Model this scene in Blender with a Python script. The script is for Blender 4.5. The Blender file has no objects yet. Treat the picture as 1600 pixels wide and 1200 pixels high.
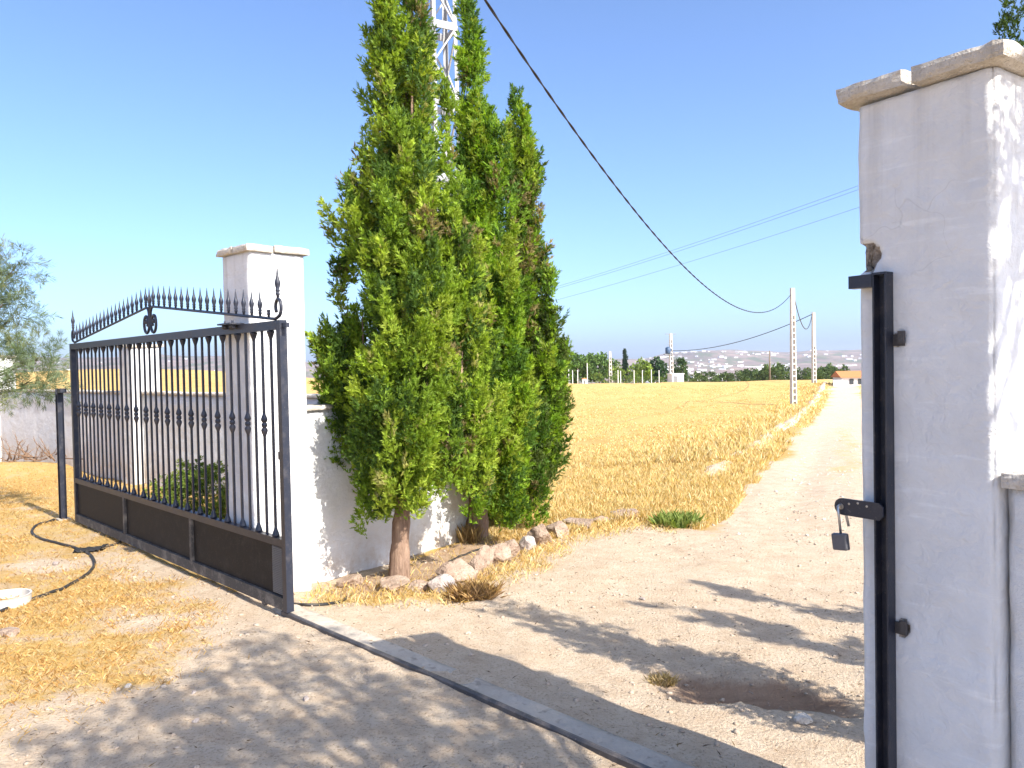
import bpy, math, random
import numpy as np
from mathutils import Vector, Matrix, noise as mnoise
R = math.radians
scene = bpy.context.scene
C = scene.collection

# ------------------------------------------------------------------ camera, sky, sun, exposure
EYE = 1.6
F_PX = 1200.0
PITCH, ROLL = 1.34, -1.1
cd = bpy.data.cameras.new('camera'); cam = bpy.data.objects.new('camera', cd); C.objects.link(cam)
cd.sensor_width = 36.0; cd.lens = F_PX / 1600 * 36; cd.clip_start = 0.05; cd.clip_end = 20000
CAM_M = Matrix.Rotation(R(90 - PITCH), 4, 'X') @ Matrix.Rotation(R(ROLL), 4, 'Z')
cam.matrix_world = Matrix.Translation((0, 0, EYE)) @ CAM_M
scene.camera = cam

SUN_EL, SUN_AZ = 42.0, 135.0            # azimuth clockwise from +Y: behind the camera, to the right
w = bpy.data.worlds.new('World'); scene.world = w; w.use_nodes = True
nt = w.node_tree; nt.nodes.clear()
sky = nt.nodes.new('ShaderNodeTexSky'); sky.sky_type = 'NISHITA'; sky.sun_disc = False
sky.sun_elevation = R(SUN_EL); sky.sun_rotation = R(SUN_AZ)
sky.air_density = 0.68; sky.dust_density = 2.3; sky.ozone_density = 6.0; sky.altitude = 200
bg = nt.nodes.new('ShaderNodeBackground'); bg.inputs['Strength'].default_value = 0.145
wo = nt.nodes.new('ShaderNodeOutputWorld')
nt.links.new(sky.outputs[0], bg.inputs[0]); nt.links.new(bg.outputs[0], wo.inputs[0])
sd = bpy.data.lights.new('sun', 'SUN'); sd.energy = 3.9; sd.angle = R(0.55); sd.color = (1.0, 0.95, 0.86)
sun = bpy.data.objects.new('sun', sd); C.objects.link(sun)
SUN_DIR = Vector((math.cos(R(SUN_EL)) * math.sin(R(SUN_AZ)), math.cos(R(SUN_EL)) * math.cos(R(SUN_AZ)), math.sin(R(SUN_EL))))
sun.rotation_euler = SUN_DIR.to_track_quat('Z', 'Y').to_euler(); sun.location = (8, -8, 12)
vs = scene.view_settings
vs.view_transform = 'Standard'; vs.look = 'None'; vs.gamma = 1.0; vs.use_curve_mapping = False
vs.exposure = 1.3

rng = np.random.default_rng(7)
random.seed(7)

# ------------------------------------------------------------------ numeric noise
def _hash(ix, iy, s):
    n = (ix.astype(np.int64) * 374761393 + iy.astype(np.int64) * 668265263 + s * 1442695041) & 0xffffffff
    n = ((n ^ (n >> 13)) * 1274126177) & 0xffffffff
    return ((n ^ (n >> 16)) & 0xffff) / 65535.0
def vnoise(x, y, s=0):
    x = np.asarray(x, float); y = np.asarray(y, float)
    ix = np.floor(x); iy = np.floor(y); fx = x - ix; fy = y - iy
    fx = fx * fx * (3 - 2 * fx); fy = fy * fy * (3 - 2 * fy)
    a = _hash(ix, iy, s); b = _hash(ix + 1, iy, s); c = _hash(ix, iy + 1, s); d = _hash(ix + 1, iy + 1, s)
    return (a + (b - a) * fx) * (1 - fy) + (c + (d - c) * fx) * fy
def fbm(x, y, o=4, s=0):
    t = 0; a = .5; n = 0
    for k in range(o):
        t = t + a * vnoise(np.asarray(x) * 2 ** k, np.asarray(y) * 2 ** k, s + k); n += a; a *= .5
    return t / n
def sstep(a, b, x):
    t = np.clip((np.asarray(x, float) - a) / (b - a), 0, 1); return t * t * (3 - 2 * t)

# ------------------------------------------------------------------ layout in metres (x right, y forward, z up)
G0 = np.array([-1.465, 4.95]); GU = np.array([-.7044, .7098]); GV = np.array([.7098, .7044])   # gate line and outward normal
GATE_L = 4.56
ROAD = lambda y: 3.55 + .437 * (y - 8.2)
def terrain(x, y):
    x = np.asarray(x, float); y = np.asarray(y, float)
    h = np.interp(y, [-50, 9, 20, 32, 45, 58, 75, 82, 130, 300, 900, 1500, 9000], [0, 0, -.42, -.8, -1.0, -.85, -.42, -.5, -2.6, -14, -42, -48, -60])
    n = (x - G0[0]) * GV[0] + (y - G0[1]) * GV[1]
    h = h - .07 * sstep(.1, .8, n) * sstep(16, 9, y)
    h = h + 4.6 * np.exp(-(((x + 62) / 40) ** 2 + ((y - 128) / 45) ** 2))
    far = sstep(9, 30, y)
    h = h + (fbm(x * .35, y * .35, 3, 3) - .5) * (.03 + .22 * far) + (fbm(x * 2.3, y * 2.3, 4, 9) - .5) * .045 + (fbm(x * 11, y * 11, 2, 19) - .5) * .012
    # eroded gully beside the apron
    gx, gy = x - 1.2, y - 3.86
    u = gx * .97 - gy * .24 ; v = gx * .24 + gy * .97
    v = v + (fbm(x * 5, y * 5, 4, 15) - .5) * .16; u = u + (fbm(x * 4, y * 4, 3, 16) - .5) * .25
    h = h - .095 * np.exp(-(u / .5) ** 4 - (v / .16) ** 4)
    # wheel tracks of the road
    rd = x - ROAD(y)
    for off in (-.62, .62):
        h = h - .035 * np.exp(-((rd - off) / .28) ** 2) * sstep(6, 10, y)
    # mound against the far wall
    h = h + .22 * np.exp(-(((x + 9.3) / 1.3) ** 2 + ((y - 14.2) / .9) ** 2))
    return h
def ray(px, py):
    d = CAM_M.to_3x3() @ Vector(((px - 800) / F_PX, (600 - py) / F_PX, -1.0))
    return d
def at(px, py, Y):
    d = ray(px, py); t = Y / d.y
    return Vector((d.x * t, Y, EYE + d.z * t))
def gnd(px, py):
    d = ray(px, py); lo = .5; t = .5
    while t < 300:
        if EYE + d.z * t < float(terrain(d.x * t, d.y * t)): break
        lo = t; t *= 1.03
    hi = t
    for _ in range(24):
        m = (lo + hi) / 2
        if EYE + d.z * m < float(terrain(d.x * m, d.y * m)): hi = m
        else: lo = m
    return Vector((d.x * hi, d.y * hi, float(terrain(d.x * hi, d.y * hi))))

# ------------------------------------------------------------------ material helpers
def mat(name, base=(.5, .5, .5), rough=.8, spec=.3, metallic=0.0):
    m = bpy.data.materials.new(name); m.use_nodes = True
    b = m.node_tree.nodes['Principled BSDF']
    b.inputs['Base Color'].default_value = (*base, 1); b.inputs['Roughness'].default_value = rough
    b.inputs['Specular IOR Level'].default_value = spec; b.inputs['Metallic'].default_value = metallic
    return m
class N:
    def __init__(s, m): s.m = m; s.t = m.node_tree; s.b = s.t.nodes['Principled BSDF']; s.tc = None
    def node(s, ty, **kw):
        n = s.t.nodes.new(ty)
        for k, v in kw.items(): setattr(n, k, v)
        return n
    def link(s, a, b): s.t.links.new(a, b)
    def coord(s, kind='Object'):
        if s.tc is None: s.tc = s.node('ShaderNodeTexCoord')
        return s.tc.outputs[kind]
    def noise(s, scale, detail=5, rough=.6, vec=None, stretch=None, dist=0):
        n = s.node('ShaderNodeTexNoise'); n.inputs['Scale'].default_value = scale
        n.inputs['Detail'].default_value = detail; n.inputs['Roughness'].default_value = rough; n.inputs['Distortion'].default_value = dist
        v = vec or s.coord()
        if stretch:
            mp = s.node('ShaderNodeMapping'); mp.inputs['Scale'].default_value = stretch; s.link(v, mp.inputs[0]); v = mp.outputs[0]
        s.link(v, n.inputs['Vector']); return n.outputs['Fac']
    def ramp(s, fac, stops):
        r = s.node('ShaderNodeValToRGB'); e = r.color_ramp.elements
        while len(e) < len(stops): e.new(.5)
        for i, (p, c) in enumerate(stops):
            e[i].position = p; e[i].color = (*c, 1) if len(c) == 3 else c
        s.link(fac, r.inputs[0]); return r.outputs[0]
    def mix(s, fac, a, b, blend='MIX'):
        n = s.node('ShaderNodeMix', data_type='RGBA', blend_type=blend)
        for sock, v in ((n.inputs[0], fac), (n.inputs[6], a), (n.inputs[7], b)):
            if hasattr(v, 'links'): s.link(v, sock)
            elif isinstance(v, (int, float)): sock.default_value = v
            else: sock.default_value = (*v, 1)
        return n.outputs[2]
    def math(s, op, a, b=None):
        n = s.node('ShaderNodeMath', operation=op)
        for sock, v in zip(n.inputs, (a, b)):
            if v is None: continue
            if hasattr(v, 'links'): s.link(v, sock)
            else: sock.default_value = v
        return n.outputs[0]
    def attr(s, name, out='Fac'):
        a = s.node('ShaderNodeAttribute', attribute_name=name); return a.outputs[out]
    def base(s, c): s.link(c, s.b.inputs['Base Color'])
    def bump(s, h, dist=.01, strength=1.0):
        b = s.node('ShaderNodeBump'); b.inputs['Distance'].default_value = dist; b.inputs['Strength'].default_value = strength
        s.link(h, b.inputs['Height']); s.link(b.outputs[0], s.b.inputs['Normal'])

def ground_material():
    m = mat('ground_earth', rough=.95, spec=.1); n = N(m); P = n.coord('Object')
    big = n.noise(.9, 4); mid = n.noise(7, 5, .65); fine = n.noise(60, 4, .7); grit = n.noise(220, 2, .7)
    dirt = n.ramp(mid, [(.25, (.52, .375, .25)), (.5, (.63, .49, .345)), (.75, (.70, .575, .43))])
    dirt = n.mix(n.ramp(fine, [(.30, (1, 1, 1)), (.48, (0, 0, 0))]), dirt, (.36, .25, .16))
    dirt = n.mix(n.ramp(grit, [(.60, (0, 0, 0)), (.72, (.7, .7, .7))]), dirt, (.60, .53, .45))
    streak = n.noise(5, 6, .7, stretch=(1, 6, 1))
    straw = n.ramp(n.noise(26, 6, .75), [(.2, (.36, .20, .06)), (.42, (.52, .32, .10)), (.62, (.60, .41, .16)), (.8, (.66, .51, .26))])
    straw = n.mix(n.ramp(n.noise(.35, 5, .6), [(.42, (0, 0, 0)), (.7, (.55, .55, .55))]), straw, (.58, .42, .17))
    straw = n.mix(n.ramp(n.noise(.8, 4, .6, stretch=(1, .25, 1)), [(.5, (0, 0, 0)), (.72, (.5, .5, .5))]), straw, (.42, .22, .06))
    k = n.math('ADD', n.attr('straw'), n.math('ADD', n.math('MULTIPLY', n.math('SUBTRACT', mid, .5), 1.3), n.math('MULTIPLY', n.math('SUBTRACT', n.noise(2.2, 6, .7), .5), 1.2)))
    c = n.mix(n.ramp(k, [(.3, (0, 0, 0)), (.75, (1, 1, 1))]), dirt, straw)
    clay = n.ramp(n.noise(4, 5, .6, stretch=(1, 5, 1)), [(.3, (.33, .21, .135)), (.7, (.47, .32, .21))])
    k2 = n.math('ADD', n.attr('clay'), n.math('MULTIPLY', n.math('SUBTRACT', mid, .5), .8))
    c = n.mix(n.ramp(k2, [(.35, (0, 0, 0)), (.7, (1, 1, 1))]), c, clay)
    peb = n.node('ShaderNodeTexVoronoi'); peb.inputs['Scale'].default_value = 38; n.link(P, peb.inputs['Vector'])
    pm = n.ramp(peb.outputs['Distance'], [(.18, (1, 1, 1)), (.34, (0, 0, 0))])
    sel = n.ramp(n.noise(9, 3), [(.52, (0, 0, 0)), (.66, (.8, .8, .8))])
    c = n.mix(n.math('MULTIPLY', n.math('MULTIPLY', pm, sel), .55), c, (.52, .46, .40))
    n.base(c)
    hgt = n.math('ADD', n.math('MULTIPLY', fine, .9), n.math('ADD', n.math('MULTIPLY', grit, .35), n.math('MULTIPLY', pm, n.math('MULTIPLY', sel, .5))))
    n.bump(hgt, .026, 1.0)
    return m
def hills_material():
    m = mat('hill_scrub', rough=1, spec=0); n = N(m)
    c = n.ramp(n.noise(.004, 8, .65), [(.3, (.10, .075, .06)), (.45, (.21, .145, .11)), (.6, (.32, .22, .165)), (.75, (.16, .12, .085))])
    g = n.ramp(n.noise(.012, 5, .6, stretch=(1, .4, 1)), [(.5, (0, 0, 0)), (.6, (.8, .8, .8))])
    c = n.mix(g, c, (.09, .11, .04)); n.base(c); return m
def plaster_material(name='white_plaster', rough_scale=1.0, dirt=.35):
    m = mat(name, (.8, .8, .79), .9, .2); n = N(m)
    a = n.noise(3.0, 6, .65); b = n.noise(18, 5, .7, dist=.6)
    c = n.ramp(a, [(.3, (.66, .65, .635)), (.6, (.76, .755, .745)), (.8, (.81, .805, .79))])
    sp = n.ramp(n.noise(7, 8, .75), [(.63, (0, 0, 0)), (.74, (dirt, dirt, dirt))])
    c = n.mix(sp, c, (.56, .52, .47))
    mp = n.node('ShaderNodeMapping'); mp.inputs['Rotation'].default_value = (0, R(38), 0); mp.inputs['Scale'].default_value = (1.2, 1, 9); n.link(n.coord(), mp.inputs[0])
    c = n.mix(n.ramp(n.noise(3.2, 5, .6, vec=mp.outputs[0]), [(.58, (0, 0, 0)), (.7, (.6, .6, .6))]), c, (.87, .87, .86))
    c = n.mix(n.ramp(n.noise(2.2, 7, .7), [(.5, (0, 0, 0)), (.8, (.5, .5, .5))]), c, (.66, .645, .62))
    vo = n.node('ShaderNodeTexVoronoi', feature='DISTANCE_TO_EDGE'); vo.inputs['Scale'].default_value = 2.4
    wn = n.node('ShaderNodeTexNoise'); wn.inputs['Scale'].default_value = 6; n.link(n.coord(), wn.inputs[0])
    va = n.node('ShaderNodeVectorMath', operation='MULTIPLY_ADD'); n.link(wn.outputs['Color'], va.inputs[0]); va.inputs[1].default_value = (.25, .25, .25); n.link(n.coord(), va.inputs[2]); n.link(va.outputs[0], vo.inputs['Vector'])
    crack = n.math('MULTIPLY', n.ramp(vo.outputs['Distance'], [(0, (1, 1, 1)), (.006, (0, 0, 0))]), n.ramp(n.noise(1.7, 2), [(.55, (0, 0, 0)), (.62, (.4, .4, .4))]))
    c = n.mix(crack, c, (.5, .48, .46))
    sx = n.node('ShaderNodeSeparateXYZ'); n.link(n.coord(), sx.inputs[0]); zc = sx.outputs['Z']
    run = n.math('MULTIPLY', n.ramp(n.noise(1.0, 4, .6, stretch=(16, 16, .9)), [(.5, (0, 0, 0)), (.72, (1, 1, 1))]), n.ramp(n.math('MULTIPLY', zc, .4), [(.70, (0, 0, 0)), (.96, (.55, .55, .55))]))
    c = n.mix(run, c, (.47, .44, .40))
    spl = n.math('MULTIPLY', n.ramp(n.noise(6, 6, .7), [(.35, (0, 0, 0)), (.65, (1, 1, 1))]), n.ramp(zc, [(.0, (.85, .85, .85)), (.42, (0, 0, 0))]))
    c = n.mix(spl, c, (.50, .40, .30))
    k = n.ramp(n.attr('broken'), [(.25, (0, 0, 0)), (.45, (1, 1, 1))])
    br = n.ramp(n.noise(45, 5, .7), [(.35, (.16, .13, .10)), (.55, (.36, .31, .26)), (.7, (.62, .58, .52))])
    c = n.mix(k, c, br); n.base(c)
    tro = n.noise(4, 4, .5, stretch=(1, 1, 1.3), dist=.35)
    h = n.math('ADD', n.math('MULTIPLY', tro, 1.0), n.math('MULTIPLY', b, .35))
    h = n.math('ADD', h, n.math('MULTIPLY', n.noise(120, 3, .6), .06))
    n.bump(h, .032 * rough_scale, .75); return m
def stone_material(name, cols, scale=14, bump=.012):
    m = mat(name, rough=.9, spec=.2); n = N(m)
    c = n.ramp(n.noise(scale, 7, .7), [(.28, cols[0]), (.52, cols[1]), (.75, cols[2])])
    pit = n.noise(scale * 6, 3, .6)
    c = n.mix(n.ramp(pit, [(.3, (.6, .6, .6)), (.42, (0, 0, 0))]), c, tuple(v * .45 for v in cols[0]))
    n.base(c); n.bump(n.math('ADD', n.noise(scale * 1.5, 6, .7), n.math('MULTIPLY', pit, .6)), bump, .9); return m
def leaf_material(name, transl=.25, rough=.55):
    m = mat(name, rough=rough, spec=.25); n = N(m)
    col = n.attr('col', 'Color'); n.base(col)
    tr = n.node('ShaderNodeBsdfTranslucent'); n.link(n.mix(1.0, col, (1.25, 1.25, .5), 'MULTIPLY'), tr.inputs[0])
    mx = n.node('ShaderNodeMixShader'); mx.inputs[0].default_value = transl
    out = n.t.nodes['Material Output']
    n.link(n.b.outputs[0], mx.inputs[1]); n.link(tr.outputs[0], mx.inputs[2]); n.link(mx.outputs[0], out.inputs[0]); return m
def steel_material(name, base, dust, dust_amt=.5, rough=.42):
    m = mat(name, base, rough, .5); n = N(m)
    f = n.ramp(n.noise(9, 7, .7), [(.5, (0, 0, 0)), (.72, (dust_amt,) * 3)])
    f2 = n.ramp(n.noise(90, 3, .6), [(.62, (0, 0, 0)), (.7, (dust_amt,) * 3)])
    c = n.mix(f, base, dust); c = n.mix(f2, c, dust); n.base(c)
    n.link(n.ramp(f, [(0, (rough,) * 3), (1, (.85,) * 3)]), n.b.inputs['Roughness'])
    n.bump(n.noise(140, 3), .002, .4); return m
def bark_material(name, c0, c1):
    m = mat(name, rough=.95, spec=.1); n = N(m)
    f = n.noise(16, 7, .75, stretch=(1, 1, .16), dist=.8)
    n.base(n.ramp(f, [(.3, c0), (.62, c1)])); n.bump(f, .035, 1.0); return m

M_GROUND = ground_material(); M_HILLS = hills_material()
M_PLASTER = plaster_material(); M_PLASTER_WALL = plaster_material('wall_plaster', 1.3, .3)
M_CAP = stone_material('coping_stone', ((.48, .42, .34), (.62, .56, .48), (.73, .68, .60)), 22, .01)
M_ROCK = stone_material('pink_limestone', ((.25, .165, .115), (.39, .285, .21), (.52, .43, .34)), 7, .035)
M_GREYROCK = stone_material('grey_limestone', ((.26, .20, .17), (.38, .32, .28), (.52, .46, .41)), 8, .015)
M_PEBBLE = stone_material('pebble_stone', ((.30, .23, .165), (.43, .34, .255), (.55, .455, .355)), 12, .004)
M_CONCRETE = stone_material('strip_concrete', ((.36, .30, .235), (.44, .38, .31), (.57, .46, .335)), 2.2, .02)
M_POLE = stone_material('pole_concrete', ((.52, .47, .42), (.60, .56, .50), (.68, .64, .58)), 3, .004)
M_MAST = stone_material('mast_paint', ((.34, .34, .34), (.42, .42, .42), (.50, .50, .49)), 4, .002)
M_BLACK = steel_material('black_painted_steel', (.018, .022, .036), (.15, .13, .115), .4)
M_PANEL = steel_material('dusty_black_sheet', (.014, .012, .011), (.075, .062, .05), .6, .6); M_PANEL.node_tree.nodes['Principled BSDF'].inputs['Specular IOR Level'].default_value = .2
M_DUSTY = steel_material('dust_covered_rail', (.06, .055, .05), (.30, .26, .21), .8, .7)
M_GALV = mat('galvanised_mesh', (.22, .225, .23), .5, .5, .4)
M_RAIL = steel_material('floor_rail_steel', (.06, .055, .055), (.22, .18, .15), .6, .5)
M_BARK = bark_material('cypress_bark', (.13, .075, .05), (.40, .27, .19))
M_BARK2 = bark_material('grey_bark', (.10, .08, .06), (.26, .21, .16))
M_LEAF = leaf_material('cypress_leaf', .38); M_PINE = leaf_material('pine_leaf', .25); M_FAR = leaf_material('tree_leaf', .2)
M_GRASS = leaf_material('dry_grass', .35, .8)
M_CABLE = mat('cable_rubber', (.02, .02, .024), .55, .4)
M_HOSE = steel_material('hose_rubber', (.018, .018, .018), (.22, .17, .11), .5, .6)
M_WIRE = mat('thin_wire', (.10, .10, .12), .5, .4)
M_WHITE = mat('white_render', (.78, .76, .72), .9, .2)
M_TILE = mat('orange_roof_tile', (.52, .20, .08), .85, .2)
M_PLASTIC = mat('white_plastic', (.52, .50, .46), .6, .3)
M_LOCK = steel_material('padlock_steel', (.10, .10, .11), (.2, .18, .16), .4, .45)
M_SHACKLE = mat('shackle_steel', (.45, .45, .46), .3, .5, .9)
M_BLUE = mat('transformer_blue', (.05, .09, .16), .5, .4)
M_GLASS = mat('dark_window', (.05, .06, .07), .2, .5)
M_RAG = mat('black_rag', (.03, .03, .032), .9, .1)
M_TWIG = mat('dead_wood', (.22, .14, .09), .95, .1)

# ------------------------------------------------------------------ mesh helpers
class MB:
    def __init__(s): s.v = []; s.f = []
    def add(s, vs, fs):
        o = len(s.v); s.v += [tuple(p) for p in vs]; s.f += [tuple(i + o for i in f) for f in fs]; return s
    def box(s, x0, x1, y0, y1, z0, z1, M=None):
        vs = [Vector(p) for p in ((x0, y0, z0), (x1, y0, z0), (x1, y1, z0), (x0, y1, z0), (x0, y0, z1), (x1, y0, z1), (x1, y1, z1), (x0, y1, z1))]
        if M: vs = [M @ p for p in vs]
        return s.add(vs, [(3, 2, 1, 0), (4, 5, 6, 7), (0, 1, 5, 4), (1, 2, 6, 5), (2, 3, 7, 6), (3, 0, 4, 7)])
    def tube(s, pts, rad, n=8, cap=True):
        pts = [Vector(p) for p in pts]; rr = rad if hasattr(rad, '__len__') else [rad] * len(pts)
        vs = []; fs = []; up = None
        for i, p in enumerate(pts):
            t = (pts[min(i + 1, len(pts) - 1)] - pts[max(i - 1, 0)]).normalized()
            if up is None: up = t.orthogonal().normalized()
            up = (up - t * up.dot(t)).normalized(); b = t.cross(up)
            vs += [p + (up * math.cos(a) + b * math.sin(a)) * rr[i] for a in (2 * math.pi * k / n for k in range(n))]
        for i in range(len(pts) - 1):
            for k in range(n):
                a, b = i * n + k, i * n + (k + 1) % n; fs.append((a, b, b + n, a + n))
        if cap: fs.append(tuple(reversed(range(n)))); fs.append(tuple(range(len(vs) - n, len(vs))))
        return s.add(vs, fs)
    def lathe(s, prof, pos, n=8, M=None):
        vs = []; fs = []; pos = Vector(pos)
        for r, z in prof:
            for k in range(n):
                a = 2 * math.pi * k / n; q = Vector((r * math.cos(a), r * math.sin(a), z)); vs.append(pos + (M @ q if M else q))
        for i in range(len(prof) - 1):
            for k in range(n):
                a, b = i * n + k, i * n + (k + 1) % n; fs.append((a, b, b + n, a + n))
        fs.append(tuple(reversed(range(n)))); fs.append(tuple(range(len(vs) - n, len(vs))))
        return s.add(vs, fs)
    def build(s, name, m, parent=None, smooth=False, **kw):
        me = bpy.data.meshes.new(name); me.from_pydata(s.v, [], s.f); me.update()
        return put(name, me, m, parent, smooth, **kw)
def put(name, me, m=None, parent=None, smooth=False, loc=None, rz=0, label=None, cat=None, group=None, kind=None):
    o = bpy.data.objects.new(name, me); C.objects.link(o)
    if m is not None and me is not None and len(me.materials) == 0: me.materials.append(m)
    if smooth and me is not None: me.polygons.foreach_set('use_smooth', [True] * len(me.polygons))
    if parent is not None: o.parent = parent
    if loc is not None: o.location = loc
    if rz: o.rotation_euler[2] = rz
    if label: o['label'] = label
    if cat: o['category'] = cat
    if group: o['group'] = group
    if kind: o['kind'] = kind
    return o
def thing(name, label, cat, loc=(0, 0, 0), rz=0, group=None):
    return put(name, None, None, None, False, loc, rz, label, cat, group)
def np_mesh(name, V, Q, attrs=None, smooth=False):
    """V (n,3) floats, Q (m,k) ints; attrs name->(n,) or (n,3)"""
    me = bpy.data.meshes.new(name); V = np.ascontiguousarray(V, np.float32); Q = np.ascontiguousarray(Q, np.int32)
    k = Q.shape[1]
    me.vertices.add(len(V)); me.vertices.foreach_set('co', V.ravel())
    me.loops.add(Q.size); me.loops.foreach_set('vertex_index', Q.ravel())
    me.polygons.add(len(Q)); me.polygons.foreach_set('loop_start', np.arange(0, Q.size, k, dtype=np.int32))
    me.update(calc_edges=True)
    for nm, a in (attrs or {}).items():
        a = np.asarray(a, np.float32)
        if a.ndim == 1:
            at_ = me.attributes.new(nm, 'FLOAT', 'POINT'); at_.data.foreach_set('value', a)
        else:
            at_ = me.attributes.new(nm, 'FLOAT_COLOR', 'POINT')
            at_.data.foreach_set('color', np.concatenate([a, np.ones((len(a), 1), np.float32)], 1).ravel())
    if smooth: me.polygons.foreach_set('use_smooth', np.ones(len(Q), bool))
    return me
def ordinal(i): return ['first', 'second', 'third', 'fourth', 'fifth', 'sixth', 'seventh', 'eighth', 'ninth', 'tenth', 'eleventh', 'twelfth', 'thirteenth', 'fourteenth', 'fifteenth', 'sixteenth', 'seventeenth', 'eighteenth', 'nineteenth', 'twentieth'][i]

# ------------------------------------------------------------------ ground, road, field
BORDER = [(-1.3, 5.55), (-.95, 5.62), (-.5, 5.72), (-.1, 6.25), (.3, 7.25), (1.3, 8.15), (1.85, 7.65), (2.2, 8.0)]
def inside_poly(x, y, poly):
    r = np.zeros(x.shape, bool); n = len(poly)
    for i in range(n):
        x0, y0 = poly[i]; x1, y1 = poly[(i + 1) % n]
        c = ((y0 > y) != (y1 > y)) & (x < (x1 - x0) * (y - y0) / (y1 - y0 + 1e-12) + x0); r ^= c
    return r
FIELD_POLY = BORDER + [(ROAD(y) - 1.25, y) for y in (9.5, 12, 20, 40, 80, 200)] + [(-400, 200), (-400, 60), (-12, 18), (-.46, 7.6), (-1.4, 5.7)]
BED_POLY = BORDER[:5] + [(-.3, 7.6), (-1.45, 5.75)]
def poly_dist(x, y, pts):
    d = np.full(x.shape, 1e9)
    for (x0, y0), (x1, y1) in zip(pts[:-1], pts[1:]):
        t = np.clip(((x - x0) * (x1 - x0) + (y - y0) * (y1 - y0)) / ((x1 - x0) ** 2 + (y1 - y0) ** 2), 0, 1)
        d = np.minimum(d, np.hypot(x - x0 - t * (x1 - x0), y - y0 - t * (y1 - y0)))
    return d
def behind_wall(x, y):
    return (x < -.46 - (y - 7.5) * .876) & ((y > 7.55) | (x < -1.72 + (y - 5.94) * .7826))
def masks(x, y):
    """straw 0..1, clay 0..1"""
    n = (x - G0[0]) * GV[0] + (y - G0[1]) * GV[1]
    wob = fbm(x * .9, y * .9, 3, 21) - .5
    rd = np.abs(x - ROAD(y) + wob * .8)
    edge = poly_dist(x, y, BORDER)
    inf = inside_poly(x, y, FIELD_POLY)
    sgn = np.where(inf, edge, -edge)
    out = sstep(-.3, .3, sgn + wob * .6 + (fbm(x * 4, y * 4, 3, 26) - .5) * .5)
    beyond = sstep(8.5, 10, y)
    out = out * (1 - beyond) + beyond * sstep(1.0, 1.55, rd)
    out = np.maximum(out, .42 * sstep(.55, .1, np.abs(rd)) * sstep(9, 13, y) * sstep(40, 20, y))
    # straw spilling past the border rocks
    out = np.maximum(out, .55 * np.exp(-((edge / .42) ** 2)) * sstep(-.6, .2, x) * sstep(.3, .62, fbm(x * 3, y * 3, 4, 25)))
    right = sstep(.75, 1.2, x - ROAD(y) + wob * .6) * sstep(6.5, 8, y); out = np.maximum(out, right)
    lim = np.interp(y, [2.5, 3.6, 4.0, 5.4, 7, 9], [-2.55, -2.3, -1.95, -2.1, -3.2, -3.2])
    ins = sstep(.55, -.6, x - lim + wob * 1.6 + (fbm(x * 4, y * 4, 3, 24) - .5) * .9)
    patch = np.exp(-(((x + 2.55) / .42) ** 2 + ((y - 4.9) / .28) ** 2)) + .8 * np.exp(-(((x + 3.9) / .5) ** 2 + ((y - 6.4) / .25) ** 2))
    ins = ins * (1 - .9 * np.clip(patch + (fbm(x * 1.7, y * 1.7, 3, 33) - .62) * 2.2, 0, 1))
    ins = ins * (.52 + .45 * fbm(x * 2.2, y * 2.2, 4, 71))
    s = np.where(n < 0, ins, out)
    s = np.where(n > 0, np.where(behind_wall(x, y), .8, s), s)
    gx, gy = x - 1.2, y - 3.86
    u = gx * .97 - gy * .24; v = gx * .24 + gy * .97
    v = v + (fbm(x * 5, y * 5, 4, 15) - .5) * .16; u = u + (fbm(x * 4, y * 4, 3, 16) - .5) * .25
    clay = np.exp(-(u / .52) ** 4 - (v / .19) ** 4)
    bed = inside_poly(x, y, BED_POLY)
    clay = np.maximum(clay, .62 * bed); s = np.where(bed, s * .45, s)
    return s, clay
def spaced(lo, hi, step, out_lo, out_hi, g):
    a = list(np.arange(lo, hi, step)); d = step; v = a[-1]
    while v < out_hi: d *= g; v += d; a.append(v)
    d = step; v = lo; b = []
    while v > out_lo: d *= g; v -= d; b.append(v)
    return np.array(b[::-1] + a)
gx = spaced(-4.6, 4.6, .05, -1200, 1200, 1.06); gy = spaced(2.2, 9.6, .05, -40, 1100, 1.035)
XX, YY = np.meshgrid(gx, gy); ZZ = terrain(XX, YY)
S_, CL_ = masks(XX.ravel(), YY.ravel())
gv = np.stack([XX.ravel(), YY.ravel(), ZZ.ravel()], 1); nx = len(gx)
ii, jj = np.meshgrid(np.arange(nx - 1), np.arange(len(gy) - 1)); a_ = (jj * nx + ii).ravel()
gq = np.stack([a_, a_ + 1, a_ + nx + 1, a_ + nx], 1)
fx = gv[gq, 0].mean(1); fy = gv[gq, 1].mean(1)
fn = (fx - G0[0]) * GV[0] + (fy - G0[1]) * GV[1]
ff = inside_poly(fx, fy, FIELD_POLY) | (fx - ROAD(fy) > 1.4) & (fy > 7) | (fx - ROAD(fy) < -1.4) & (fy > 9)
left = behind_wall(fx, fy)
reg = np.where((fn < 0) | left & (fy < 24) & (fx < -.3) & ~((fx < -10.6) & (fy > 19)), 0, np.where(ff, 1, 2))
for k, (nm, lab) in enumerate((('yard_ground', 'dusty yard with dry cut grass inside the gate'), ('field', 'golden stubble field beyond the wall'), ('dirt_road', 'pale dirt track leading away from the gate'))):
    q = gq[reg == k]; u_, inv = np.unique(q, return_inverse=True)
    me = np_mesh(nm, gv[u_], inv.reshape(q.shape), {'straw': S_[u_], 'clay': CL_[u_]}, True)
    put(nm, me, M_GROUND, kind='structure', label=lab)

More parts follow.
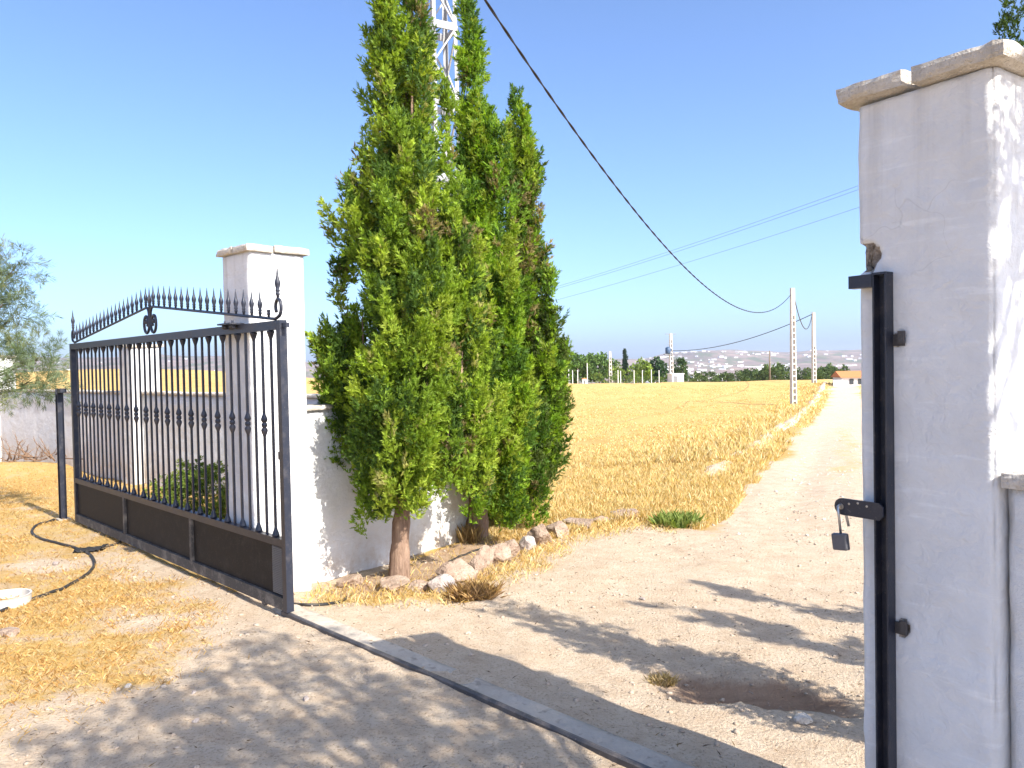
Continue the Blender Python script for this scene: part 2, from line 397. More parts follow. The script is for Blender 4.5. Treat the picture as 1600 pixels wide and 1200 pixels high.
# far valley and hills
def hill_h(x, y):
    az = x / np.maximum(y, 1)
    px = 800 + az * 1200
    top = np.interp(px, [-400, 0, 240, 350, 470, 520, 700, 880, 960, 1005, 1045, 1110, 1180, 1235, 1270, 1330, 1500, 2200], [80, 88, 90, 82, 40, 24, 14, 14, 26, 28, 58, 66, 56, 40, 52, 44, 60, 70])
    k = sstep(2300, 4200, y + 500 * (fbm(x * .0012, y * .0012, 3, 5) - .5)) * sstep(7500, 4600, y)
    rough = (fbm(x * .003, y * .003, 5, 40) - .5)
    return -52 + (top + 52) * k * (1 + .22 * rough) + rough * 20 * k + rough * 8
hx = np.linspace(-6500, 6500, 300); hy = np.concatenate([np.linspace(700, 4700, 140), np.linspace(4800, 7600, 12)])
HX, HY = np.meshgrid(hx, hy); HZ = hill_h(HX, HY) - 4 * sstep(1200, 700, HY)
ii, jj = np.meshgrid(np.arange(len(hx) - 1), np.arange(len(hy) - 1)); a_ = (jj * len(hx) + ii).ravel()
put('hills', np_mesh('hills', np.stack([HX.ravel(), HY.ravel(), HZ.ravel()], 1), np.stack([a_, a_ + 1, a_ + len(hx) + 1, a_ + len(hx)], 1), None, True), M_HILLS, kind='structure', label='hazy bare hills across the valley')

# ------------------------------------------------------------------ plaster pillars, walls, coping stones
def plaster_block(name, wx, wy, h, seed, parent=None, step=.02, amp=.006, rnd=.012, broken=None, z0=-.25, m=None, top=True):
    """rectangular plastered mass, corners worn round, faces uneven; local origin at base centre"""
    per = []
    for (ax, ay), (bx, by) in (((-1, -1), (1, -1)), ((1, -1), (1, 1)), ((1, 1), (-1, 1)), ((-1, 1), (-1, -1))):
        L = wx if ax != bx else wy; k = max(4, int(L / step))
        for i in range(k):
            t = i / k; per.append(((ax + (bx - ax) * t) * wx / 2, (ay + (by - ay) * t) * wy / 2))
    nz = max(4, int((h - z0) / (step * 1.3))); n = len(per)
    P = np.array(per); zs = np.linspace(z0, h, nz + 1)
    X = np.tile(P[:, 0], nz + 1); Y = np.tile(P[:, 1], nz + 1); Z = np.repeat(zs, n)
    ax_ = np.abs(X) / (wx / 2); ay_ = np.abs(Y) / (wy / 2)
    nxv = np.where(ax_ > .999, np.sign(X), 0.); nyv = np.where(ay_ > .999, np.sign(Y), 0.)
    corner = (ax_ > .999) & (ay_ > .999)
    d = (fbm(X * 3 + Z * 2.1 + seed, Z * 3 + Y * 3.3, 4, seed) - .5) * 2 * amp + (fbm((X + Y) * 14 + seed, Z * 14, 3, seed + 2) - .5) * amp
    ex = np.minimum(wx / 2 - np.abs(X) + (ax_ > .999) * 9, wy / 2 - np.abs(Y) + (ay_ > .999) * 9)
    wear = np.exp(-(np.where(corner, 0, ex) / rnd) ** 2) * rnd * (.35 + .8 * fbm(Z * 5, X * 3 + seed, 3, seed + 5))
    d = d - wear
    br = np.zeros(len(X))
    if broken:
        for (bx, by, bz, rx, rz, dep) in broken:
            q = np.sqrt(((X - bx) / rx) ** 2 + ((Y - by) / rx) ** 2 + ((Z - bz) / rz) ** 2) + (fbm((X + Y) * 22, Z * 22, 3, seed + 8) - .5) * 1.1
            k = sstep(1.0, .75, q); br = np.maximum(br, k); d = d - k * dep * (.5 + fbm((X - Y) * 40, Z * 40, 2, seed + 9))
    V = np.stack([X + nxv * d, Y + nyv * d, Z], 1)
    q = []
    ar = np.arange(n)
    Q = np.concatenate([np.stack([r * n + ar, r * n + (ar + 1) % n, (r + 1) * n + (ar + 1) % n, (r + 1) * n + ar], 1) for r in range(nz)])
    tz = np.array([[0, 0, h]]); V = np.concatenate([V, tz]); br = np.concatenate([br, [0]])
    T = np.stack([nz * n + ar, nz * n + (ar + 1) % n, np.full(n, len(V) - 1), np.full(n, len(V) - 1)], 1)[:, :3]
    me = bpy.data.meshes.new(name)
    me.from_pydata(V.tolist(), [], Q.tolist() + T.tolist()); me.update()
    at_ = me.attributes.new('broken', 'FLOAT', 'POINT'); at_.data.foreach_set('value', br.astype(np.float32))
    o = put(name, me, m or M_PLASTER, parent, True)
    return o
def slab(x0, x1, y0, y1, z0, z1, seed, cut=8, chip=.006):
    """one coping stone, subdivided with uneven, chipped edges"""
    nx_, ny_, nz_ = max(3, int((x1 - x0) / .03)), max(3, int((y1 - y0) / .03)), 3
    idx = {}; V = []; Fc = []
    def vid(i, j, k):
        if (i, j, k) not in idx:
            x = x0 + (x1 - x0) * i / nx_; y = y0 + (y1 - y0) * j / ny_; z = z0 + (z1 - z0) * k / nz_
            e = (i in (0, nx_)) + (j in (0, ny_)) + (k in (0, nz_))
            p = Vector((x, y, z)); nn = mnoise.noise_vector(p * 16 + Vector((seed * 7.1, 0, 0)))
            c = Vector(((x0 + x1) / 2, (y0 + y1) / 2, (z0 + z1) / 2))
            p += nn * chip * .5
            if e >= 2:
                q = c - p; q = Vector((np.sign(q.x) * (i in (0, nx_)), np.sign(q.y) * (j in (0, ny_)), np.sign(q.z) * (k in (0, nz_))))
                p += q * chip * (.6 + 1.6 * max(0, mnoise.noise(p * 22 + Vector((seed, 3, 1)))))
            idx[(i, j, k)] = len(V); V.append(p)
        return idx[(i, j, k)]
    for i in range(nx_):
        for j in range(ny_):
            Fc += [(vid(i, j, 0), vid(i, j + 1, 0), vid(i + 1, j + 1, 0), vid(i + 1, j, 0)), (vid(i, j, nz_), vid(i + 1, j, nz_), vid(i + 1, j + 1, nz_), vid(i, j + 1, nz_))]
    for i in range(nx_):
        for k in range(nz_):
            Fc += [(vid(i, 0, k), vid(i + 1, 0, k), vid(i + 1, 0, k + 1), vid(i, 0, k + 1)), (vid(i + 1, ny_, k), vid(i, ny_, k), vid(i, ny_, k + 1), vid(i + 1, ny_, k + 1))]
    for j in range(ny_):
        for k in range(nz_):
            Fc += [(vid(0, j + 1, k), vid(0, j, k), vid(0, j, k + 1), vid(0, j + 1, k + 1)), (vid(nx_, j, k), vid(nx_, j + 1, k), vid(nx_, j + 1, k + 1), vid(nx_, j, k + 1))]
    b = MB(); b.add(V, Fc); return b
def cap_stones(parent, wx, wy, h, seed, over=.035, t=.055, split=(.5, .5), gap=.012, m=None):
    hx_, hy_ = wx / 2 + over, wy / 2 + over
    sx = -hx_ + 2 * hx_ * split[0]; sy = -hy_ + 2 * hy_ * split[1]
    k = 0
    for (x0, x1) in ((-hx_, sx - gap / 2), (sx + gap / 2, hx_)):
        for (y0, y1) in ((-hy_, sy - gap / 2), (sy + gap / 2, hy_)):
            dz = .006 * ((k * 7 + seed) % 3)
            slab(x0, x1, y0, y1, h + dz, h + t + dz, seed + k).build('coping_stone', m or M_CAP, parent, False); k += 1
# left pillar (square, 45 degrees), the gate slides past its camera-side face
PW = .437
LP = Vector((-1.83, 5.717, 0))
lp = thing('gate_pillar', 'white plastered pillar with stone cap standing behind the open black gate', 'pillar', LP, R(-45))
plaster_block('shaft', PW, PW, 2.44, 3, lp, .018, .004, .012)
cap_stones(lp, PW, PW, 2.44, 1, .03, .055, (.52, .42), .006)
# right pillar, near the camera
E_R = R(-55.5); RW = .412
c1, c2 = Vector((1.119, 2.483, 0)), Vector((1.352, 2.144, 0))
ex_ = Vector((math.cos(E_R), math.sin(E_R), 0)); ey_ = Vector((-ex_.y, ex_.x, 0))
RP = (c1 + c2) / 2 + ey_ * RW / 2
rp = thing('gate_pillar', 'shaded white plaster pillar close by with chipped corner and overhanging stone cap', 'pillar', RP, E_R)
plaster_block('shaft', RW, RW, 2.405, 11, rp, .011, .0045, .014, broken=[(-RW / 2, -RW / 2, 1.925, .075, .045, .03), (-RW / 2 + .135, -RW / 2, 1.66, .02, .025, .012), (-RW / 2 + .14, -RW / 2, .76, .022, .03, .012)], m=plaster_material('near_plaster', 1.0, .22))
cap_stones(rp, RW, RW, 2.41, 4, .045, .056, (.46, .52), .022)
# bent wire on the cap
pts = [(-.02 + .05 * math.cos(a) * .8, -.02 - .03 * math.sin(a * 1.0), 2.46 + .075 * math.sin(a) ** .8 if a < 3.13 else 2.46) for a in np.linspace(.05, 3.1, 14)]
wb = MB(); wb.tube(pts, .0016, 5); wb.build('bent_wire', M_WIRE, rp, True)
wb = MB(); wb.tube([(-.02, -.02, 2.47), (-.05, -.03, 2.50), (-.085, -.035, 2.495)], .0008, 4); wb.build('thin_strand', M_WIRE, rp, True)

def wall_run(name, label, p0, p1, h, th, seed, cap_len=.5, group=None, cap=True, step=.05, z0=-.6, cap_t=.045):
    p0 = Vector(p0).to_3d(); p1 = Vector(p1).to_3d(); d = p1 - p0; L = d.length; ang = math.atan2(d.y, d.x)
    t = thing(name, label, 'wall', (p0 + p1) / 2, ang, group)
    plaster_block('wall_face', L, th, h, seed, t, step, .008, .02, m=M_PLASTER_WALL, z0=z0)
    if cap:
        k = max(1, int(L / cap_len)); l = L / k
        for i in range(k):
            slab(-L / 2 + i * l + .003, -L / 2 + (i + 1) * l - .003, -th / 2 - .03, th / 2 + .03, h + .002, h + cap_t + .004 * ((i * 5 + seed) % 3), seed * 3 + i, chip=.005).build('coping_stone', M_CAP, t)
    return t
W0 = Vector((-.46, 7.55)); WD = Vector((-.752, .659)).normalized()
rd0 = Vector((LP.x + .11, LP.y + .22)); 
wall_run('return_wall', 'low white wall running from the pillar back behind the cypresses', rd0 + (W0 - rd0).normalized() * .05, W0, 1.28, .2, 21, .55, step=.04)
FW = [W0 + WD * s for s in (.16, 7.35, 14.6, 22)]
for i, lab in enumerate(('low white boundary wall seen through the gate bars', 'low white boundary wall with tree shadows left of the gate', 'far end of the white boundary wall at the left edge')):
    a, b = FW[i], FW[i + 1]; dd = (b - a).normalized()
    wall_run('boundary_wall', lab, a + dd * (.26 if i else 0), b - dd * .26, 1.26, .2, 30 + i, .8, step=.12)
for i, lab in ((1, 'white wall pillar seen through the gate bars'), (2, 'white wall pillar behind the pine branches at the left')):
    p = FW[i]; t = thing('wall_pillar', lab, 'pillar', (p.x, p.y, 0), math.atan2(WD.y, WD.x))
    plaster_block('shaft', .5, .5, 2.0, 40 + i, t, .05, .006, .02, m=M_PLASTER_WALL, z0=-.6)
    cap_stones(t, .5, .5, 2.0, 7 + i, .03, .05, (.5, .5), .008)
# wall to the right of the near pillar
rw0 = c2 + ex_ * .004 + ey_ * .13; rw1 = rw0 + ex_ * 3.2
wr = wall_run('side_wall', 'white wall with broken stone top joining the near pillar at the right', rw0.to_2d() + Vector((ex_.x, ex_.y)) * .0, rw1.to_2d(), 1.23, .2, 51, .6, step=.03, cap=True, cap_t=.05)

# ------------------------------------------------------------------ concrete strip and floor rail under the gate
gz = math.atan2(GU[1], GU[0])
def gpt(s, n): return Vector((G0[0] + GU[0] * s + GV[0] * n, G0[1] + GU[1] * s + GV[1] * n))
def ribbon(name, s0, s1, n0, n1, lift, thick, m, label, kind=None, cat=None, k=120, rag=.0, cols=6):
    V = []; Fc = []
    for i in range(k + 1):
        s = s0 + (s1 - s0) * i / k
        for j in range(cols + 1):
            n = n0 + (n1 - n0) * j / cols
            if j == cols: n += rag * (fbm(s * 4, 1.3, 4, 77) - .5) * 2
            p = gpt(s, n); z = float(terrain(p.x, p.y)) * .3 + lift
            V.append((p.x, p.y, z - (.06 if j in (0, cols) and thick > .03 else 0)))
    for i in range(k):
        for j in range(cols): a = i * (cols + 1) + j; Fc.append((a, a + cols + 1, a + cols + 2, a + 1))
    b = MB(); b.add(V, Fc); o = b.build(name, m, None, True, label=label, kind=kind, cat=cat); return o
ribbon('concrete_strip', .25, -4.3, -.03, .19, .006, .05, M_CONCRETE, 'narrow concrete strip beside the floor rail', 'structure', rag=.2)
rb = MB()
for n0, n1, zz in ((-.022, -.004, .034), (.004, .022, .034)): pass
pr = [(-.016, -.02), (-.015, .018), (-.005, .026), (.005, .026), (.015, .018), (.016, -.02)]
vs_ = []; fs_ = []
for i, s in enumerate(np.linspace(.1, -4.3, 40)):
    for (n, z) in pr:
        p = gpt(s, n); vs_.append((p.x, p.y, z + .003 * math.sin(s * 3)))
for i in range(39):
    for j in range(5): a = i * 6 + j; fs_.append((a, a + 6, a + 7, a + 1))
rb.add(vs_, fs_); rb.build('floor_rail', M_RAIL, None, False, label='dark steel floor rail crossing the driveway from the gate', cat='rail')

# ------------------------------------------------------------------ the sliding gate
def make_gate():
    g = thing('sliding_gate', 'black wrought iron sliding gate with spear points, slid open to the left', 'gate', (G0[0], G0[1], .0), gz)
    L = GATE_L; T = .025; TOP = 1.925; MID = .50
    def bx(name, x0, x1, z0, z1, y0=-T, y1=T, m=M_BLACK, par=g): b = MB(); b.box(x0, x1, y0, y1, z0, z1); return b.build(name, m, par)
    bx('end_post', 0, .05, .03, TOP); bx('end_post', L - .05, L, .03, TOP)
    bx('top_rail', .051, L - .051, TOP - .06, TOP - .001); bx('middle_rail', .051, L - .051, MID - .05, MID)
    bx('bottom_rail', .051, L - .051, .035, .115, m=M_DUSTY)
    xs = [.05, L / 3, 2 * L / 3, L - .05]
    for k in (1, 2): bx('panel_stile', xs[k] - .02, xs[k] + .02, .116, MID - .051, m=M_DUSTY)
    for k in range(3): bx('sheet_panel', xs[k] + (.021 if k else .001), xs[k + 1] - (.021 if k < 2 else .001), .116, MID - .051, -.004, .004, M_PANEL)
    # perforated plate near the end post
    b = MB()
    for i in range(13): x = .056 + i * .0118; b.box(x, x + .0035, .010, .0135, .13, MID - .06)
    for i in range(26): z = .132 + i * .0118; b.box(.056, .2, .0136, .016, z, z + .0035)
    b.build('perforated_plate', M_GALV, g)
    nb = 36; pitch = (L - .1) / (nb + 1)
    barm = MB(); barm.box(-.0075, .0075, -.0075, .0075, MID + .0, TOP - .06); bar_me = None
    cap_prof = [(.008, 0), (.012, .006), (.012, .012), (.019, .03), (.025, .05), (.027, .058), (.020, .062)]
    kn = [(.009, -.085), (.012, -.07), (.020, -.05), (.024, -.035), (.018, -.022), (.012, -.016), (.020, -.010), (.020, .010), (.012, .016), (.018, .022), (.024, .035), (.020, .05), (.012, .07), (.009, .085)]
    capm = MB(); capm.lathe(cap_prof, (0, 0, 0), 8); knm = MB(); knm.lathe(kn, (0, 0, 0), 8)
    def shared(mb, name, m, smooth):
        me = bpy.data.meshes.new(name); me.from_pydata(mb.v, [], mb.f); me.update(); me.materials.append(m)
        if smooth: me.polygons.foreach_set('use_smooth', [True] * len(me.polygons))
        return me
    me_bar = shared(barm, 'bar', M_BLACK, False); me_cap = shared(capm, 'capital', M_BLACK, True); me_kn = shared(knm, 'knuckle', M_BLACK, True)
    for i in range(nb):
        x = .05 + pitch * (i + 1)
        bo = put('bar', me_bar, None, g, loc=(x, 0, 0))
        if i % 2 == 0:
            put('capital', me_cap, None, bo, loc=(0, 0, TOP - .061 - .062))
            c = put('capital', me_cap, None, bo, loc=(0, 0, MID + .0625)); c.rotation_euler[0] = math.pi
        else: put('knuckle', me_kn, None, bo, loc=(0, 0, 1.235))
    # sloping crest with spears
    cx = L * .505; z_end, z_mid = TOP + .012, TOP + .238
    for (a, b_) in ((.10, cx - .07), (L - .10, cx + .07)):
        m_ = MB(); m_.tube([(a, 0, z_end), (a + (b_ - a) * .5, 0, (z_end + z_mid) / 2), (b_, 0, z_mid)], .0105, 6); m_.build('crest_rail', M_BLACK, g)
    sp = [(.0085, -.01), (.0085, .012), (.012, .016), (.012, .026), (.009, .030), (.013, .036), (.013, .042), (.010, .048), (.016, .070), (.017, .082), (.012, .10), (.007, .118), (.004, .15), (.001, .175)]
    spm = MB(); spm.lathe(sp, (0, 0, 0), 7); me_sp = shared(spm, 'spear', M_BLACK, True)
    brk = MB(); brk.lathe(sp[:8], (0, 0, 0), 7); me_br = shared(brk, 'spear', M_BLACK, True)
    for side, n_, a, b_ in ((0, 17, .10, cx - .07), (1, 18, L - .10, cx + .07)):
        for k in range(n_ + 1):
            t = (k + .75) / (n_ + .9)
            if t > 1: continue
            x = a + (b_ - a) * t; z = z_end + (z_mid - z_end) * t + .008
            o = put('spear', me_br if (side == 0 and k == 0) else me_sp, None, g, loc=(x, 0, z))
            if side == 0 and k == 0: o['label'] = 'broken off spear stump next to the end curl'
    # centre scrolls
    for s in (-1, 1):
        pts = [(cx + s * .075, 0, z_mid), (cx + s * .045, 0, z_mid - .008), (cx + s * .024, 0, z_mid - .035), (cx + s * .013, 0, z_mid - .08), (cx + s * .013, 0, z_mid - .13)]
        c0 = (cx + s * .082, TOP + .105)
        for a in np.linspace(math.pi, math.pi * 3.25, 24):
            f = (a - math.pi) / (math.pi * 2.25); k_ = 1 - .62 * f ** 1.3
            pts.append((c0[0] + s * math.cos(a) * .069 * k_, 0, c0[1] + math.sin(a) * .095 * k_))
        m_ = MB(); m_.tube(pts, .0115, 6); sc = m_.build('scroll', M_BLACK, g, True)
        m_ = MB(); m_.lathe([(.001, -.02), (.012, -.013), (.016, 0), (.012, .013), (.001, .02)], (c0[0] + s * .004, 0, c0[1] + .01), 8); m_.build('scroll_boss', M_BLACK, sc, True)
    m_ = MB(); m_.lathe([(r * 1.1, z * 1.15) for r, z in sp], (cx, 0, z_mid - .03), 7); m_.build('centre_spear', M_BLACK, g, True)
    for s, a in ((1, .10), (-1, L - .10)):
        pts = [(a + s * .06, 0, z_end + .006), (a, 0, z_end), (a - s * .04, 0, z_end + .012)]
        c0 = (a - s * .04, z_end + .075)
        for t in np.linspace(-math.pi / 2, math.pi * 1.25, 18):
            r = .062 - .018 * (t + 1.57) / 5.5; pts.append((c0[0] - s * math.cos(t) * r * .7, 0, c0[1] + math.sin(t) * r))
        m_ = MB(); m_.tube(pts, .011, 6); cu = m_.build('end_curl', M_BLACK, g, True)
        m_ = MB(); m_.lathe([(r * 1.15, z * 1.2) for r, z in sp], (a - s * .04, 0, z_end + .135), 7); m_.build('curl_spear', M_BLACK, cu, True)
    bx('latch_stub', -.06, -.001, TOP - .05, TOP - .02, -.012, .012); bx('lock_lug', .051, .085, 1.02, 1.07, -.015, .015)
    # guide rollers on the pillar side above the top rail
    for x in (.62, .74):
        b = MB(); b.lathe([(.004, 0), (.022, .004), (.022, .035), (.008, .04), (.008, .06)], (x, .05, TOP - .03), 8); b.build('guide_roller', M_BLACK, g, True)
    bx('guide_bracket', .58, .78, TOP + .001, TOP + .012, -.02, .09)
    for x in (.35, L - .4):
        Mx = Matrix.Translation((x, 0, .06)) @ Matrix.Rotation(R(90), 4, 'X'); b = MB(); b.lathe([(.03, -.012), (.034, -.008), (.034, .008), (.03, .012)], (0, 0, 0), 12)
        o = b.build('wheel', M_RAIL, g); o.matrix_local = Matrix.Translation((x, 0, .036)) @ Matrix.Rotation(R(90), 4, 'X')
    return g
make_gate()

# stop post at the far end of the gate
b_ = gnd(99, 812)
t = thing('stop_post', 'black steel stop post standing at the far end of the gate', 'post', b_, gz)
m_ = MB(); m_.box(-.04, .04, -.03, -.024, -.1, 1.44); m_.box(-.04, -.034, -.0239, .03, -.1, 1.44); m_.box(.034, .04, -.0239, .03, -.1, 1.44); m_.build('channel', M_BLACK, t)
m_ = MB(); m_.box(-.16, -.0405, -.03, .03, 1.40, 1.445); m_.build('top_arm', M_BLACK, t)
m_ = MB(); m_.box(-.07, .07, -.06, .06, -.04, .015); m_.build('foot', M_CONCRETE, t)

# catch channel on the near pillar with hasp and padlock
ct = thing('gate_catch', 'tall black steel gate catch channel fixed to the near pillar', 'gate catch', c1 + ex_ * .098 - ey_ * .002, E_R)
m_ = MB(); m_.box(-.022, -.017, -.042, 0, -.1, 1.86); m_.box(.017, .022, -.042, 0, -.1, 1.86); m_.box(-.0169, .0169, -.010, -.002, -.1, 1.859); m_.build('channel', M_BLACK, ct)
m_ = MB(); m_.box(-.100, -.0225, -.044, -.010, 1.825, 1.865); m_.box(-.0220, .023, -.0445, -.002, 1.8605, 1.868); m_.build('top_arm', M_BLACK, ct)
for z, s in ((1.655, 1), (.76, 1)):
    m_ = MB(); m_.box(.0225, .058, -.006, .004, z - .016, z + .02); m_.box(.042, .062, -.014, -.0061, z - .008, z + .03); m_.build('wall_anchor', M_RAIL, ct)
hp = []
for a in np.linspace(math.pi / 2, math.pi * 1.5, 9): hp.append((-.125 + math.cos(a) * .027, 1.125 + math.sin(a) * .027))
hp += [(-.0, 1.098), (.012, 1.112), (.012, 1.140), (0, 1.152)]
nh = len(hp); vsq = [(x, -.051, z) for x, z in hp] + [(x, -.043, z) for x, z in hp]
m_ = MB(); m_.add(vsq, [tuple(range(nh)), tuple(range(2 * nh - 1, nh - 1, -1))] + [(i, i + nh, (i + 1) % nh + nh, (i + 1) % nh) for i in range(nh)])
hs = m_.build('hasp', M_BLACK, ct)
m_ = MB()
Mr = Matrix.Rotation(R(90), 4, 'X'); m_.lathe([(.0095, 0), (.0095, .0012)], (-.128, -.0515, 1.125), 12, Mr.to_3x3()); m_.build('hasp_eye', M_SHACKLE, hs)
for x in (-.10, -.07, -.04):
    m_ = MB(); m_.lathe([(.004, 0), (.003, .001)], (x, -.0515, 1.143 - abs(x + .07) * .2), 7, Mr.to_3x3()); m_.build('paint_chip', M_SHACKLE, hs)
pl = c1 + ex_ * .098 - ey_ * .002
pk = thing('padlock', 'small open padlock hanging from the hasp of the gate catch', 'padlock', pl + ex_ * -.128 - ey_ * .051 + Vector((0, 0, 1.0)), E_R)
m_ = MB(); pts = [(.0, .012, .125), (-.002, 0, .133), (-.004, -.012, .126), (-.0, -.014, .1), (.006, -.012, .038)]
m_.tube(pts, .0042, 7); pts2 = [(.0, .012, .126), (.008, .012, .105), (.020, .010, .062)]; m_.tube(pts2, .0042, 7); m_.build('shackle', M_SHACKLE, pk, True)
m_ = MB(); tl = Matrix.Translation((.006, -.012, .012)) @ Matrix.Rotation(R(-7), 4, 'Y')
m_.box(-.027, .025, -.011, .011, -.026, .028, tl); pb = m_.build('lock_body', M_LOCK, pk)
md = pb.modifiers.new('bevel', 'BEVEL'); md.width = .005; md.segments = 2

# ------------------------------------------------------------------ foliage builders
def rot_to(dirs, roll):
    """(k,3) unit dirs, (k,) roll -> (k,3,3) matrices taking +Z to dirs"""
    d = dirs / np.linalg.norm(dirs, axis=1, keepdims=True)
    ref = np.where(np.abs(d[:, 2:3]) > .95, np.array([[1., 0, 0]]), np.array([[0, 0, 1.]]))
    x = np.cross(ref, d); x /= np.linalg.norm(x, axis=1, keepdims=True); y = np.cross(d, x)
    c, s = np.cos(roll)[:, None], np.sin(roll)[:, None]
    X = x * c + y * s; Y = -x * s + y * c
    return np.stack([X, Y, d], 2)
def plume_template(rg, n_spray=36, n_leaf=7, rad=.21, leaf=.095, lw=.5, up=1.0, out=.75, tri=False):
    V = []; J = []
    for _ in range(n_spray):
        t = rg.uniform(0, 1) ** .9; th = rg.uniform(0, 6.283); o = np.array([math.cos(th), math.sin(th), 0])
        r = rad * (min(1, (t + .08) / .25) ** .7) * (1 - t) ** .6 * rg.uniform(.35, 1.05)
        b = o * r + np.array([0, 0, t * .86])
        d = np.array([0, 0, up]) + o * out + rg.normal(0, .28, 3); d /= np.linalg.norm(d)
        sl = .17 * rg.uniform(.7, 1.3); j = rg.uniform(-1, 1)
        sd_ = np.cross(d, rg.normal(0, 1, 3)); sd_ /= np.linalg.norm(sd_)
        for k in range(n_leaf):
            p = b + d * sl * (k + .4) / n_leaf
            ld = d + sd_ * (.75 if k % 2 else -.75) * (1 if k < n_leaf - 1 else .1) + rg.normal(0, .25, 3); ld /= np.linalg.norm(ld)
            wv = np.cross(ld, o * 1.4 + np.array([0, 0, .3]) + rg.normal(0, .32, 3)); wv /= np.linalg.norm(wv)
            l = leaf * rg.uniform(.7, 1.25); wd = l * lw * .5
            if tri: V += [p - wv * wd, p + wv * wd, p + ld * l]; J += [j + rg.uniform(-.3, .3)] * 3; continue
            V += [p, p + ld * l * .45 + wv * wd, p + ld * l, p + ld * l * .45 - wv * wd]; J += [j + rg.uniform(-.3, .3)] * 4
    return np.array(V), np.array(J)
_rg = np.random.default_rng(11)
PLUMES = [plume_template(_rg) for _ in range(6)]
FINE = [plume_template(_rg, 13, 6, .22, .145, .44, 1.0, .45, True) for _ in range(8)]
SOFT = [plume_template(_rg, 17, 7, .42, .15, .5, .35, .9) for _ in range(4)]
BLOB = [plume_template(_rg, 12, 4, .5, .30, .7, .2, 1.0) for _ in range(4)]
NEEDLE = [plume_template(_rg, 18, 9, .22, .22, .07, .9, .7) for _ in range(4)]
def instance(templates, pos, dirs, scale, tints, rg, corners=4):
    """pos (k,3) dirs (k,3) scale (k,) tints (k,3) -> V, Q, col"""
    k = len(pos); M = rot_to(dirs, rg.uniform(0, 6.283, k)); which = rg.integers(0, len(templates), k)
    Vs = []; Cs = []
    for i, (tv, tj) in enumerate(templates):
        s = which == i
        if not s.any(): continue
        loc = tv[None] * scale[s][:, None, None]
        v = np.einsum('kij,knj->kni', M[s], loc) + pos[s][:, None]
        c = np.clip(tints[s][:, None, :] * (1 + .22 * tj[None, :, None]), 0, 1)
        Vs.append(v.reshape(-1, 3)); Cs.append(np.broadcast_to(c, v.shape).reshape(-1, 3))
    V = np.concatenate(Vs); Cc = np.concatenate(Cs); Q = np.arange(len(V)).reshape(-1, corners)
    return V, Q, Cc
def pick(rg, k, cols, wts):
    c = np.array(cols)[rg.choice(len(cols), k, p=np.array(wts) / sum(wts))]
    return c * rg.uniform(.75, 1.25, (k, 1))
CYP_COL = [(.27, .37, .036), (.20, .30, .03), (.33, .41, .05), (.085, .15, .026), (.34, .33, .10)]; CYP_W = [5, 5, 3, 4.5, .6]
GREEN_COL = [(.18, .30, .022), (.23, .34, .025), (.08, .155, .02), (.27, .34, .04)]; GREEN_W = [5, 4, 4.5, 1.5]
def flame_profile(u): return np.clip((u + .03) / .22, 0, 1) ** .65 * (1 - np.clip(u, 0, 1)) ** .8 * 1.22
def lobe_points(b, t, Rr, rg, dens, plen, skew=.45):
    """a flame-shaped lobe from b (bottom) to t (tip): its surface is set with upright flames, each flame with plumes"""
    b = np.array(b, float); t = np.array(t, float); H = np.linalg.norm(t - b)
    fl = min(.62, .30 + Rr * .6); fr = fl * .19
    k = int(dens * .62 * H * Rr * 6.283 / (fl * fr * 1.9)) + 3
    u = rg.uniform(.0, .93, k * 4); u = u[rg.uniform(0, 1.1, k * 4) < flame_profile(u) + .15][:k]; k = len(u)
    th = rg.uniform(0, 6.283, k)
    lump = .58 + .85 * vnoise(th * 1.3 + b[0] * 9, u * H * 1.3 + b[1] * 5, 5)
    rr = Rr * .8 * flame_profile(u) * lump * rg.uniform(.6, 1.0, k)
    out = np.stack([np.cos(th), np.sin(th), np.zeros(k)], 1)
    P, D, S, I = [], [], [], []
    for i in range(k):
        L = fl * rg.uniform(.6, 1.35) * (.5 + .5 * min(1, Rr * flame_profile(u[i]) / .2)); r = L * .2
        d = np.array([0, 0, 1.]) + out[i] * skew * rg.uniform(.2, 1.1) + rg.normal(0, .16, 3) + (t - b) / H * .3; d /= np.linalg.norm(d)
        o = b + (t - b) * u[i] + out[i] * rr[i] - d * L * .45
        n = int(7 + 26 * L); v = rg.uniform(0, 1, n) ** .9; a = rg.uniform(0, 6.283, n)
        x = np.cross(d, [.3, .9, .1]); x /= np.linalg.norm(x); y = np.cross(d, x)
        side = x * np.cos(a)[:, None] + y * np.sin(a)[:, None]
        P.append(o + d * (v * L)[:, None] + side * (r * flame_profile(v) * rg.uniform(.5, 1, n))[:, None])
        D.append(d + side * .5 + rg.normal(0, .2, (n, 3))); S.append(rg.uniform(.14, .23, n) * plen / .33); I.append(np.full(n, i))
    P = np.concatenate(P); D = np.concatenate(D); S = np.concatenate(S); D /= np.linalg.norm(D, axis=1, keepdims=True)
    tone = rg.uniform(0, 1, k)[np.concatenate(I)]
    return P - D * S[:, None] * .4, D, S, tone
